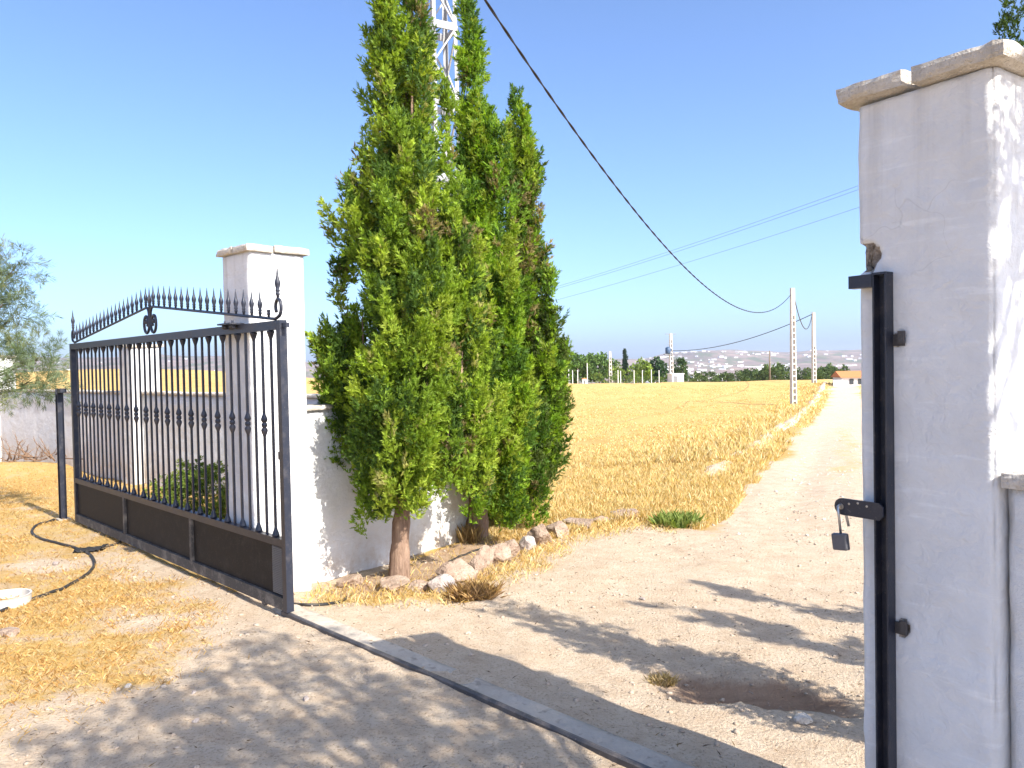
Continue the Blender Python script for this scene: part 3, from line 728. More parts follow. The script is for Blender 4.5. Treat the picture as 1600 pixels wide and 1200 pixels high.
def cypress(name, label, base, trunk, lobes, cols, wts, seed, dens=1.0, plen=.34, group=None, trunk_r=.085, twigs=True, brown=0.0):
    rg = np.random.default_rng(seed)
    t = thing(name, label, 'tree', base, 0, group); B = np.array(base)
    P, D, S, T_ = [], [], [], []
    for (b, tip, r) in lobes:
        p, d, s, tn_ = lobe_points(b, tip, r, rg, dens, plen); P.append(p); D.append(d); S.append(s); T_.append(tn_)
    T_ = np.concatenate(T_)
    P = np.concatenate(P) - B; D = np.concatenate(D); S = np.concatenate(S)
    order = np.array(cols)[np.argsort(np.array(cols).sum(1))]; cw = np.cumsum(np.array(wts)[np.argsort(np.array(cols).sum(1))]) / sum(wts)
    tint = order[np.clip(np.searchsorted(cw, np.clip(T_ + rg.uniform(-.15, .15, len(P)), 0, .999)), 0, len(cols) - 1)] * rg.uniform(.82, 1.2, (len(P), 1))
    # seasonal browning and cones, patchy
    patch = vnoise(P[:, 0] * 4 + seed, P[:, 2] * 3, 8) + rg.uniform(-.2, .2, len(P))
    tint = np.where((patch > 1.0 - brown)[:, None], np.array([.27, .22, .09]) * rg.uniform(.7, 1.2, (len(P), 1)), tint)
    V, Q, Cc = instance(FINE, P, D, S, tint, rg, 3)
    put('crown', np_mesh('crown', V, Q, {'col': Cc}), M_LEAF, t)
    m_ = MB(); pts = [Vector(q) - Vector(base) for q in trunk]; n = len(pts)
    fine = []
    for i in range(n - 1):
        for k in range(6): fine.append(pts[i].lerp(pts[i + 1], k / 6))
    fine.append(pts[-1])
    rr = [trunk_r * (1.35 * math.exp(-i * .7) * .5 + 1.0 - .75 * i / len(fine)) * (1 + .08 * math.sin(i * 2.1)) for i in range(len(fine))]
    m_.tube(fine, rr, 12)
    tr = m_.build('trunk', M_BARK, t, True)
    m_ = MB()
    for (b, tip, r) in lobes:
        b2 = Vector(b) - Vector(base); i0 = min(range(len(fine)), key=lambda i: (fine[i] - b2 - Vector((0, 0, .15))).length)
        s = fine[i0]; e = Vector(tip) - Vector(base); mid = b2.lerp(e, .25)
        m_.tube([s, s.lerp(mid, .5) + Vector((0, 0, -.05)), mid, b2.lerp(e, .5)], [trunk_r * .42, trunk_r * .33, trunk_r * .2, trunk_r * .05], 6)
    m_.build('limbs', M_BARK, t, True)
    return t
def L_(d, pb, yb, pt, yt, rpx, dd=0.0):
    return (at(pb, yb, d + dd), at(pt, yt, d + dd), rpx / F_PX * d)

# cypress at the front of the bed
b1 = gnd(622, 903); d1 = b1.y
lob = [L_(d1, 640, 775, 622, -260, 74), L_(d1, 575, 770, 556, 180, 50, -.05), L_(d1, 552, 690, 522, 330, 36, .05), L_(d1, 530, 620, 488, 470, 20, .1),
       L_(d1, 695, 760, 700, 75, 30, .1), L_(d1, 600, 800, 610, 190, 52, -.3), L_(d1, 665, 770, 668, 215, 50, -.32), L_(d1, 640, 720, 622, 150, 56, .35),
       L_(d1, 585, 815, 575, 500, 34, -.2), L_(d1, 555, 720, 520, 540, 40, .15), L_(d1, 715, 765, 730, 330, 40, -.1), L_(d1, 690, 765, 715, 560, 38, -.25), L_(d1, 735, 660, 742, 330, 34, .2), L_(d1, 700, 600, 708, 260, 34, -.1), L_(d1, 640, 760, 640, 420, 60, -.42),
       L_(d1, 602, 440, 590, -260, 42, -.1), L_(d1, 645, 420, 642, -260, 42, -.1), L_(d1, 760, 720, 765, 480, 30, .05), L_(d1, 735, 770, 750, 560, 36, .1), L_(d1, 655, 760, 690, 600, 30, .2)]
cypress('cypress_tree', 'tall yellow-green cypress nearest the white pillar, with a leaning bare trunk', b1, [b1 + Vector((0, 0, -.15)), at(626, 830, d1), at(633, 745, d1), at(640, 600, d1), at(636, 380, d1), at(630, 60, d1)], lob, CYP_COL, CYP_W, 101, .84, .33, 'cypresses by the wall', .082, brown=.03)
b2 = gnd(742, 842); d2 = b2.y
lob = [L_(d2, 748, 790, 734, -20, 42), L_(d2, 742, 330, 729, -50, 26), L_(d2, 760, 780, 765, 170, 38, -.1), L_(d2, 770, 800, 775, 330, 60, -.3), L_(d2, 720, 780, 715, 470, 40, -.1), L_(d2, 750, 560, 748, 70, 24, -.1), L_(d2, 790, 800, 800, 420, 46, -.38), L_(d2, 735, 795, 740, 500, 40, .3), L_(d2, 765, 790, 760, 540, 44, -.4), L_(d2, 775, 620, 782, 180, 44, -.15), L_(d2, 735, 600, 728, 250, 36, -.2), L_(d2, 762, 480, 765, 130, 24, 0)]
cypress('cypress_tree', 'bright green cypress between the front cypress and the shorter rear one', b2, [b2 + Vector((0, 0, -.15)), at(748, 790, d2), at(755, 600, d2), at(745, 300, d2), at(738, 190, d2)], lob, GREEN_COL, GREEN_W, 102, .76, .36, 'cypresses by the wall', .115, brown=.02)
b3 = gnd(796, 826); d3 = b3.y + .1
lob = [L_(d3, 805, 790, 813, 110, 36), L_(d3, 812, 330, 811, 95, 20), L_(d3, 830, 780, 830, 250, 34, -.05), L_(d3, 845, 760, 852, 400, 32, 0), L_(d3, 850, 740, 874, 500, 30, .05), L_(d3, 825, 800, 840, 520, 46, -.3), L_(d3, 800, 800, 805, 330, 46, .25), L_(d3, 820, 560, 822, 160, 24, -.1), L_(d3, 860, 700, 880, 535, 20, 0), L_(d3, 800, 560, 800, 190, 34, -.15), L_(d3, 832, 480, 832, 190, 20, 0), L_(d3, 850, 640, 858, 430, 30, -.2)]
cypress('cypress_tree', 'rightmost cypress in the bed, its pointed top bearing brownish cones', b3, [b3 + Vector((0, 0, -.15)), at(800, 770, d3), at(812, 600, d3), at(815, 330, d3), at(813, 250, d3)], lob, GREEN_COL + [(.10, .14, .03)], GREEN_W + [5], 103, .76, .36, 'cypresses by the wall', .09, brown=.09)

# conifers beside the near pillar: one tip shows over the cap, their shadows cross the driveway
def shadow_base(px, py, h):
    g = gnd(px, py); return Vector((g.x + SUN_DIR.x / SUN_DIR.z * h, g.y + SUN_DIR.y / SUN_DIR.z * h, 0))
DARK = [(.03, .07, .03), (.045, .09, .035), (.06, .10, .03)]
for i, (px, py, h, rr, lab) in enumerate(((742, 946, 2.95, .27, 'dark conifer behind the near pillar, its top showing over the cap'), (958, 930, 3.3, .15, 'conifer out of frame right of the near pillar, second shadow across the drive'), (1030, 900, 3.3, .12, 'conifer out of frame right of the near pillar, farthest shadow across the drive'))):
    b = shadow_base(px, py, h); b.z = float(terrain(b.x, b.y))
    lob = [(b + Vector((0, 0, .35)), b + Vector((0, 0, h)), rr), (b + Vector((-.06, -.06, .4)), b + Vector((-.07, -.04, h * .9)), rr * .4), (b + Vector((.12, .08, .4)), b + Vector((.12, .05, h * .8)), rr * .6)]
    if i == 0: lob += [(b + Vector((-.02, .1, .5)), b + Vector((-.02, .12, 3.0)), .13), (b + Vector((.04, .1, .5)), b + Vector((.07, .12, 3.4)), .24)]
    cypress('young_conifer', lab, b, [b + Vector((0, 0, -.1)), b + Vector((0, 0, .6)), b + Vector((0, 0, h * .8))], lob, DARK, [1, 1, 1], 120 + i, 1.0 if i == 0 else .7, .17 if i == 0 else .26, 'conifers right of the near pillar', .05)

# tree behind the camera that dapples the drive
def twig_tree(name, label, base, clumps, templates, m, cols, wts, seed, per, cr, scl, group=None, trunk_r=.11, fork=1.6, droop=0.0):
    rg = np.random.default_rng(seed); t = thing(name, label, 'tree', base, 0, group); B = Vector(base)
    P, D, S = [], [], []
    tb = MB(); f = Vector((0, 0, fork)); tb.tube([(0, 0, -.15), (.03, .02, fork * .5), f, f + Vector((.05, .03, .5))], [trunk_r * 1.3, trunk_r, trunk_r * .85, trunk_r * .4], 10); tb.build('trunk', M_BARK2, t, True)
    lb = MB()
    for c in clumps:
        c = Vector(c[:3]) - B; q = f.lerp(c, .5) + Vector((rg.uniform(-.1, .1), rg.uniform(-.1, .1), -.12))
        lb.tube([f, q, c], [trunk_r * .4, trunk_r * .22, trunk_r * .06], 6)
        off = rg.normal(0, 1, (per, 3)); off /= np.linalg.norm(off, axis=1, keepdims=True); off *= (rg.uniform(0, 1, (per, 1)) ** .45) * cr * np.array([1, 1, .7])
        P.append(np.array(c) + off); d = off / cr + rg.normal(0, .4, (per, 3)) + np.array([0, 0, .35 - droop]); D.append(d); S.append(scl * rg.uniform(.7, 1.3, per))
        for k in range(0, per, 4): lb.tube([c * .9 + f * .1, Vector(np.array(c) + off[k])], [trunk_r * .09, trunk_r * .03], 4, False)
    lb.build('limbs', M_BARK2, t, True)
    P = np.concatenate(P); V, Q, Cc = instance(templates, P, np.concatenate(D), np.concatenate(S), pick(rg, len(P), cols, wts), rg)
    put('crown', np_mesh('crown', V, Q, {'col': Cc}), m, t); return t
PINE_COL = [(.10, .14, .07), (.07, .11, .05), (.14, .17, .08)]
cl = []
for (px, py) in ((330, 1095), (405, 1050), (470, 1020), (545, 1050), (300, 1150), (420, 1120), (520, 1115), (640, 1110), (180, 1185), (330, 1185), (470, 1180), (600, 1165), (720, 1150), (800, 1195), (700, 1090), (380, 1165), (90, 1198), (560, 1195), (245, 1125), (880, 1190)):
    h = random.uniform(3.35, 4.3); g = gnd(px, py); cl.append((g.x + SUN_DIR.x / SUN_DIR.z * h, g.y + SUN_DIR.y / SUN_DIR.z * h, h))
for (gx0, gy0) in ((-1.6, 2.6), (-1.0, 2.5), (-.4, 2.6), (.2, 2.6), (-1.9, 2.2), (-1.2, 1.9), (-.5, 1.9), (.2, 1.9), (.6, 2.3), (-.8, 1.3), (0, 1.3)):
    h = random.uniform(3.4, 4.3); cl.append((gx0 + SUN_DIR.x / SUN_DIR.z * h, gy0 + SUN_DIR.y / SUN_DIR.z * h, h))
for h, s in ((3.1, .15), (3.6, -.1), (4.0, .25)):       # foliage that dapples the near pillar's sunny side
    q = Vector((1.55, 2.25, 1.9 + s)); k = h - q.z; cl.append((q.x + SUN_DIR.x / SUN_DIR.z * k, q.y + SUN_DIR.y / SUN_DIR.z * k, h))
twig_tree('shade_tree', 'leafy tree behind the viewer whose dappled shade falls on the drive', (2.3, -.2, 0), cl, SOFT, M_PINE, PINE_COL, [1, 1, 1], 130, 14, .26, .19, trunk_r=.14, fork=2.2)

# wispy pine at the left edge
pc = []
for (px, py, Y) in ((12, 430, 9.5), (26, 415, 9.7), (4, 475, 9.3), (20, 495, 9.6), (-6, 530, 9.4), (44, 560, 9.2), (20, 595, 9.0), (58, 560, 9.4), (-30, 440, 9.8), (-40, 520, 9.5), (-60, 580, 9.3), (-90, 480, 9.8), (-110, 560, 9.4), (-20, 600, 9.0), (-150, 520, 9.6), (60, 600, 8.9), (-60, 400, 9.9)):
    p = at(px, py, Y); pc.append((p.x, p.y, p.z))
pb_ = gnd(-140, 760)
twig_tree('pine_tree', 'wispy grey-green pine reaching in from the left edge', (pb_.x, pb_.y, 0), pc, NEEDLE, M_PINE, [(.16, .20, .11), (.12, .17, .08), (.20, .22, .10)], [2, 2, 1], 140, 15, .22, .34, trunk_r=.09, fork=1.2, droop=.25)

# ------------------------------------------------------------------ rocks along the bed
def rock(name, loc, sx, sy, sz, seed, m, rz=0, sub=3, **kw):
    import bmesh
    bm = bmesh.new(); bmesh.ops.create_icosphere(bm, subdivisions=sub, radius=1)
    rg = random.Random(seed); planes = [(Vector((rg.gauss(0, 1), rg.gauss(0, 1), rg.gauss(0, 1))).normalized(), rg.uniform(.48, .82)) for _ in range(15)]
    for v in bm.verts:
        p = v.co.copy()
        for n_, d_ in planes:
            k = p.dot(n_)
            if k > d_: p -= n_ * (k - d_) * .96
        p *= 1 + .14 * mnoise.fractal(p * 1.8 + Vector((seed * 3.3, 0, 0)), 1, 2, 4)
        v.co = (p.x * sx, p.y * sy, p.z * sz)
    me = bpy.data.meshes.new(name); bm.to_mesh(me); bm.free()
    return put(name, me, m, None, False, loc, rz, **kw)
RK = [(548, 905, 46, 20), (610, 912, 60, 20), (655, 915, 34, 20), (688, 908, 44, 34), (715, 893, 56, 40), (742, 885, 36, 34), (757, 872, 36, 38), (776, 866, 40, 40), (800, 856, 44, 30), (823, 848, 34, 34), (845, 834, 44, 42), (868, 826, 40, 30), (905, 815, 60, 22), (945, 812, 44, 16), (978, 801, 50, 22)]
for i, (px, py, wp, hp_) in enumerate(RK):
    g = gnd(px, py + hp_ * .42); s = g.y / F_PX
    lab = f'{ordinal(i)} rock from the white pillar in the row edging the cypress bed'
    if i == 3: lab = 'dark grey rounded rock in front of the pinkish one edging the cypress bed'
    if i == 14: lab = 'pale flat rock at the field end of the rock row'
    rock('rock', (g.x, g.y + .03, g.z + hp_ * s * .28), wp * s * .66, wp * s * .5, hp_ * s * .62, 60 + i, M_GREYROCK if i in (3, 9) else M_ROCK, random.uniform(0, 3), label=lab, cat='rock', group='rocks edging the cypress bed')
for i, (px, py, wp, hp_, lab) in enumerate(((201, 1069, 15, 10, 'small white stone on the edge of the dry grass'), (14, 985, 46, 15, 'pale flat stone below the white ring at the left edge'), (1255, 1120, 42, 16, 'flat pale stone at the lip of the eroded hollow'), (303, 1080, 11, 9, 'small grey stone in the dappled shade'), (88, 878, 14, 12, 'dark stone beside the hose'), (306, 1124, 14, 10, 'grey stone lying alone in the dappled shade'), (478, 1090, 14, 9, 'pale pebble right of the dappled stones'), (1003, 934, 12, 7, 'little stone on the sunny drive between two shadows'))):
    g = gnd(px, py + hp_ * .4); s = g.y / F_PX
    rock('stone', (g.x, g.y, g.z + hp_ * s * .2), wp * s * .5, wp * s * .4, hp_ * s * .5, 90 + i, M_CAP if i in (0, 2) else M_ROCK if i == 1 else M_GREYROCK, random.uniform(0, 3), 2, label=lab, cat='stone')

# gravel and litter
def scatter_stones(name, label, n, area, smin, smax, m, seed):
    rg = np.random.default_rng(seed)
    base = np.array([(0, 0, 1), (.894, 0, .447), (.276, .851, .447), (-.724, .526, .447), (-.724, -.526, .447), (.276, -.851, .447), (.724, .526, -.447), (-.276, .851, -.447), (-.894, 0, -.447), (-.276, -.851, -.447), (.724, -.526, -.447), (0, 0, -1)])
    tri = np.array([(0, 1, 2), (0, 2, 3), (0, 3, 4), (0, 4, 5), (0, 5, 1), (1, 6, 2), (2, 7, 3), (3, 8, 4), (4, 9, 5), (5, 10, 1), (2, 6, 7), (3, 7, 8), (4, 8, 9), (5, 9, 10), (1, 10, 6), (11, 7, 6), (11, 8, 7), (11, 9, 8), (11, 10, 9), (11, 6, 10)])
    xy = area(rg, n); n = len(xy); s = smin * (smax / smin) ** (rg.uniform(0, 1, n) ** 3.2)
    V = base[None] * (1 + rg.normal(0, .2, (n, 12, 1))) * s[:, None, None] * rg.uniform(.6, 1.2, (n, 1, 3)) * np.array([1, 1, .6])
    a = rg.uniform(0, 6.28, n); c, sn = np.cos(a)[:, None], np.sin(a)[:, None]
    V = np.stack([V[:, :, 0] * c - V[:, :, 1] * sn, V[:, :, 0] * sn + V[:, :, 1] * c, V[:, :, 2]], 2)
    z = terrain(xy[:, 0], xy[:, 1]) + s * .15
    V += np.stack([xy[:, 0], xy[:, 1], z], 1)[:, None]
    Q = (tri[None] + (np.arange(n) * 12)[:, None, None]).reshape(-1, 3)
    put(name, np_mesh(name, V.reshape(-1, 3), Q), m, kind='stuff', label=label)
def drive_area(rg, n):
    y = 2.0 + 8 * rg.uniform(0, 1, n * 3) ** 1.5; x = rg.uniform(-.75, .75, n * 3) * (y + 1)
    s, _ = masks(x, y); k = (s < .5) & (vnoise(x * 1.5, y * 1.5, 61) + rg.uniform(-.3, .3, n * 3) > .42)
    return np.stack([x[k], y[k]], 1)[:n]
scatter_stones('gravel', 'loose gravel strewn over the drive', 6000, drive_area, .003, .02, M_PEBBLE, 5)
def road_area(rg, n):
    y = rg.uniform(7, 32, n); x = ROAD(y) + rg.normal(0, .75, n); return np.stack([x, y], 1)
scatter_stones('road_gravel', 'pale stones along the dirt track', 2600, road_area, .006, .026, M_CAP, 6)

# ------------------------------------------------------------------ grass
def blades(name, label, x, y, h, wd, lean, cols, wts, rg, kind='stuff', parent=None, org=None, z0=None, m=None, **kw):
    n = len(x); z = terrain(x, y) if z0 is None else z0
    a = rg.uniform(0, 6.283, n); b = rg.uniform(0, 6.283, n)
    dx, dy = np.cos(a) * lean * h, np.sin(a) * lean * h; hz = h * np.sqrt(np.clip(1 - np.minimum(lean, .97) ** 2, .04, 1))
    wx, wy = np.cos(b) * wd, np.sin(b) * wd
    V = np.stack([np.stack([x - wx, y - wy, z - .005], 1), np.stack([x + wx, y + wy, z - .005], 1), np.stack([x + wx * .7 + dx * .45, y + wy * .7 + dy * .45, z + hz * .6], 1), np.stack([x + dx, y + dy, z + hz], 1)], 1)
    c = pick(rg, n, cols, wts); Cc = np.repeat(c[:, None], 4, 1).reshape(-1, 3)
    if org is not None: V = V - np.array(org)
    me = np_mesh(name, V.reshape(-1, 3), np.arange(4 * n).reshape(-1, 4), {'col': np.clip(Cc, 0, 1)})
    return put(name, me, m or M_GRASS, parent, kind=kind, label=label, **kw)
STRAW = [(.64, .465, .20), (.69, .53, .26), (.57, .38, .14), (.71, .60, .37), (.48, .30, .12)]; STRAW_W = [4, 4, 3, 2, 1]
rg = np.random.default_rng(200)
def field_pts(rg, n, y0, y1, pw):
    y = y0 + (y1 - y0) * rg.uniform(0, 1, n) ** pw; x = rg.uniform(-.12, .52, n) * y
    s, _ = masks(x, y); inf = (inside_poly(x, y, FIELD_POLY) | (x - ROAD(y) > .8)) & (s > rg.uniform(.25, .8, n))
    tr = np.abs(((x - ROAD(y)) * .8 + y * .12 + 1.5 * fbm(x * .08, y * .08, 2, 66)) % 4.2 - 2.1)
    inf &= rg.uniform(0, 1, n) > np.clip(.85 - tr * 1.6, 0, .85) * sstep(9, 13, y) + .5 * sstep(.52, .66, fbm(x * .25, y * .7, 3, 67)) * sstep(12, 16, y)
    return x[inf], y[inf]
x, y = field_pts(rg, 180000, 7.3, 16, 1.4)
tall = fbm(x * .8, y * .8, 3, 55) + .35 * np.exp(-np.abs(x - ROAD(y) + 2.4) / 1.2)
h = (.035 + .125 * np.clip(tall - .35, 0, 1) ** 1.2) * rg.uniform(.5, 1.4, len(x)); h = np.where(y > 11, h * np.clip(1.3 - (y - 11) * .03, .6, 1), h)
blades('field_grass', 'tall dry golden grass at the near edge of the field', x, y, h, .0018 + .0003 * y, rg.uniform(.1, .85, len(x)), STRAW, STRAW_W, rg)
x, y = field_pts(rg, 130000, 13, 70, 1.5)
bank = np.exp(-((x - ROAD(y) + 2.6) / 1.6) ** 2) + np.exp(-((x - ROAD(y) - 2.6) / 1.2) ** 2)
h = (.02 + .15 * bank + .035 * fbm(x * .3, y * .3, 3, 56)) * rg.uniform(.5, 1.5, len(x))
blades('stubble', 'short golden stubble covering the field', x, y, h, .003 + .0005 * y, rg.uniform(.2, .9, len(x)), STRAW, STRAW_W, rg)
# dry cuttings in the yard and around the bed
y = 2.6 + 11.4 * rg.uniform(0, 1, 330000) ** 1.25; x = rg.uniform(-.85, .25, 330000) * y
s, _ = masks(x, y); n_ = (x - G0[0]) * GV[0] + (y - G0[1]) * GV[1]
ok = (rg.uniform(0, 1, len(x)) < s * 1.05 - .08) & ((n_ < -.0) | behind_wall(x, y)) & (rg.uniform(0, 1, len(x)) < .3 + .9 * sstep(.32, .68, fbm(x * 2.2, y * 2.2, 4, 71)))
ok &= rg.uniform(0, 1, len(x)) < np.clip(7 / y, .4, 1)
x, y = x[ok], y[ok]
blades('dry_cuttings', 'flattened orange dry grass over the yard', x, y, rg.uniform(.012, .05, len(x)), .0009 + .00018 * y, rg.uniform(.6, 1.0, len(x)), [(.56, .33, .11), (.64, .42, .17), (.40, .21, .07), (.68, .51, .28)], [4, 4, 3, 2], rg)
bx_, by_ = rg.uniform(-1.5, 1.6, 24000), rg.uniform(5.2, 8.3, 24000)
e = poly_dist(bx_, by_, BORDER[:7]); ok = (e < .35 * rg.uniform(0, 1, len(e)) + .05) | inside_poly(bx_, by_, BED_POLY) & (rg.uniform(0, 1, len(e)) < .12)
bx_, by_ = bx_[ok], by_[ok]
blades('bed_grass', 'sparse dry grass among the border rocks', bx_, by_, rg.uniform(.015, .09, len(bx_)), .0024, rg.uniform(.3, .95, len(bx_)), STRAW, STRAW_W, rg)
def tuft(name, label, px, py, wpx, hh, cols, n, seed, lean=(.1, .8), m=None, cat='plant', wd=.004):
    rg = np.random.default_rng(seed); g = gnd(px, py); r = wpx / 2 / F_PX * g.y
    a = rg.uniform(0, 6.28, n); q = rg.uniform(0, 1, n) ** .6 * r; x = g.x + np.cos(a) * q; y = g.y + np.sin(a) * q * .6
    return blades(name, label, x - g.x, y - g.y, hh * rg.uniform(.5, 1.2, n), np.full(n, wd), rg.uniform(*lean, n), cols, [1] * len(cols), rg, None, None, None, np.zeros(n), m, loc=g, cat=cat)
tuft('grass_tuft', 'flattened dry brown grass tuft in front of the grey rock', 738, 935, 74, .14, [(.34, .20, .08), (.46, .29, .12), (.25, .15, .07)], 700, 301, (.4, .98))
tuft('grass_tuft', 'small dry weed at the edge of the eroded hollow', 1035, 1068, 46, .06, [(.30, .22, .12), (.42, .32, .18)], 260, 302, (.3, .95))
tuft('grass_tuft', 'dry grass clump at the foot of the second cypress', 735, 848, 34, .18, [(.40, .28, .13), (.30, .2, .1)], 220, 303, (.1, .6))
tuft('green_weed', 'low green leafy weed at the edge of the track', 1057, 822, 68, .17, [(.22, .28, .07), (.28, .33, .09), (.15, .21, .05)], 800, 304, (.35, .97), wd=.013)

# shrubs behind the gate
def shrub(name, label, px, py, wpx, hpx, cols, k, seed, scl=.2, tm=None, m=None):
    rg = np.random.default_rng(seed); g = gnd(px, py); s = g.y / F_PX; wd, hh = wpx * s / 2, hpx * s
    t = thing(name, label, 'shrub', g)
    off = rg.normal(0, 1, (k, 3)); off /= np.linalg.norm(off, axis=1, keepdims=True); off *= rg.uniform(.3, 1, (k, 1)) ** .5 * np.array([wd, wd * .7, hh * .5]); off[:, 2] += hh * .5
    off *= (1 + .3 * (vnoise(off[:, 0] * 6 + seed, off[:, 2] * 6, 3) - .5))[:, None]
    d = off - np.array([0, 0, hh * .3]) + rg.normal(0, .15, (k, 3)); V, Q, Cc = instance(tm or SOFT, off, d, scl * rg.uniform(.6, 1.3, k), pick(rg, k, cols, [1] * len(cols)), rg)
    put('foliage', np_mesh('foliage', V, Q, {'col': Cc}), m or M_LEAF, t)
    b = MB()
    for i in range(9): q = off[i * 3]; b.tube([(0, 0, -.05), (q[0] * .4, q[1] * .4, q[2] * .5), tuple(q)], [.012, .008, .003], 5)
    b.build('stems', M_BARK2, t, True); return t
shrub('green_shrub', 'bushy yellow-green shrub seen through the gate bars', 310, 814, 112, 76, [(.24, .31, .05), (.31, .37, .08), (.15, .21, .04)], 170, 310)
shrub('reddish_shrub', 'small reddish-brown shrub beside the green one behind the gate', 236, 748, 42, 36, [(.14, .07, .045), (.18, .10, .06), (.10, .09, .04)], 40, 311)

# hose, rag, ring, pipe, brushwood
def ground_tube(name, label, px, r, m, cat, lift=0.0):
    P = [gnd(*q) for q in px]; pts = []
    for i in range(len(P) - 1):
        p0, p1, p2, p3 = P[max(i - 1, 0)], P[i], P[i + 1], P[min(i + 2, len(P) - 1)]
        for k in range(10):
            t = k / 10; q = .5 * ((2 * p1) + (-p0 + p2) * t + (2 * p0 - 5 * p1 + 4 * p2 - p3) * t * t + (-p0 + 3 * p1 - 3 * p2 + p3) * t ** 3)
            q.z = float(terrain(q.x, q.y)) + r * .8 + lift; pts.append(q)
    b = MB(); b.tube(pts, r, 8); return b.build(name, m, None, True, label=label, cat=cat)
ground_tube('hose', 'black hose winding over the dry grass left of the gate', [(-40, 975), (0, 958), (60, 935), (110, 915), (146, 888), (140, 868), (118, 858), (70, 845), (50, 832), (62, 820), (86, 813)], .013, M_HOSE, 'hose')
ground_tube('hose', 'short hose end leading from the rag to the gate', [(140, 858), (160, 856), (180, 852), (190, 846)], .011, M_HOSE, 'hose')
ground_tube('hose', 'dark hose curving out at the foot of the white pillar', [(449, 944), (480, 947), (515, 945), (535, 940), (543, 935)], .011, M_HOSE, 'hose')
ground_tube('irrigation_pipe', 'thin black irrigation pipe lying in the cypress bed', [(690, 885), (715, 872), (740, 862), (752, 858)], .009, M_HOSE, 'pipe')
g = gnd(142, 861); rgq = np.random.default_rng(4); V = []; Fq = []
for i in range(13):
    for j in range(8):
        u, v = i / 12 - .5, j / 7 - .5; V.append((u * .26, v * .14, .012 + .05 * abs(mnoise.noise(Vector((u * 6, v * 6, 2)))) + (.03 if i > 10 else 0)))
for i in range(12):
    for j in range(7): a = i * 8 + j; Fq.append((a, a + 8, a + 9, a + 1))
b = MB(); b.add(V, Fq); o = b.build('rag', M_RAG, None, True, loc=g, rz=.2, label='crumpled black rag lying on the hose', cat='rag'); md = o.modifiers.new('s', 'SOLIDIFY'); md.thickness = .006
g = gnd(8, 944)
b = MB(); ro, ri, hh = .16, .15, .065; n = 36; V = []; Fq = []
for (r, z) in ((ro, 0), (ro, hh - .008), (ro + .004, hh), (ri, hh), (ri, 0.0)):
    V += [(r * math.cos(2 * math.pi * k / n), r * math.sin(2 * math.pi * k / n), z) for k in range(n)]
for j in range(5):
    for k in range(n): a, c = j * n + k, j * n + (k + 1) % n; e = (j + 1) % 5; Fq.append((a, c, e * n + (k + 1) % n, e * n + k))
b.add(V, Fq); b.build('plastic_ring', M_PLASTIC, None, False, loc=g, label='white plastic ring lying on the grass at the left edge', cat='ring')
# brushwood against the far wall
def brush(label, px, py, n, spread, seed, hgt):
    g = gnd(px, py); rg = random.Random(seed); b = MB()
    for i in range(n):
        a = Vector((rg.uniform(-1, 1) * spread, rg.uniform(-.3, .3) * spread, rg.uniform(0, .2) * hgt)); d = Vector((rg.uniform(-1, 1), rg.uniform(-.4, .4), rg.uniform(-.1, .8))).normalized()
        l = rg.uniform(.3, 1) * spread; p = [a]; 
        for k in range(4): d = (d + Vector((rg.uniform(-.4, .4), rg.uniform(-.3, .3), rg.uniform(-.25, .3)))).normalized(); p.append(p[-1] + d * l / 4)
        for q in p: q.z = max(q.z, .01)
        b.tube(p, [.014, .011, .008, .006, .003], 5)
        for k in (2, 3): q = p[k]; b.tube([q, q + Vector((rg.uniform(-.15, .15), rg.uniform(-.1, .1), rg.uniform(.02, .18)))], [.005, .002], 4)
    b.build('brushwood', M_TWIG, None, True, loc=g, label=label, cat='branches')
brush('pile of dead branches against the boundary wall left of the stop post', 62, 722, 34, .55, 5, .6)
a = gnd(95, 735); c = gnd(262, 738); 
b = MB(); b.tube([a + Vector((0, 0, .22)), a.lerp(c, .5) + Vector((0, 0, .2)), c + Vector((0, 0, .16))], .012, 6); b.build('pole', M_TWIG, None, True, label='thin brown pole leaning low along the boundary wall behind the gate', cat='pole')
b = gnd(375, 735)
# twigs and litter on the drive
x_, y_ = drive_area(np.random.default_rng(77), 2600).T
blades('leaf_litter', 'dry needles and leaf litter on the shaded drive', x_, y_, rg.uniform(.01, .045, len(x_)), np.full(len(x_), .0022), np.full(len(x_), .99), [(.10, .06, .04), (.2, .13, .07)], [1, 1], rg)

# low earth bank between field and track
V = []; Fq = []; ys = np.linspace(9.6, 72, 240)
for y in ys:
    x0 = ROAD(y) - 2.05 - .25 * (fbm(y * .3, 1.0, 3, 91) - .5)
    for k, (dx, dz) in enumerate(((-.32, -.05), (-.16, .10), (0, .16), (.14, .10), (.30, -.05))):
        xx = x0 + dx + .1 * (fbm(y * 2.0, dx * 5, 3, 92) - .5); V.append((xx, y, float(terrain(xx, y)) - .06 * float(sstep(12.5, 9.6, y)) + dz * (.1 + 1.15 * fbm(y * 1.4, dx * 3, 4, 93)) * float(sstep(9.4, 13, y))))
for i in range(len(ys) - 1):
    for k in range(4): a = i * 5 + k; Fq.append((a, a + 5, a + 6, a + 1))
b = MB(); b.add(V, Fq); b.build('earth_bank', M_GROUND, None, True, kind='structure', label='low pale earth bank between field and track')

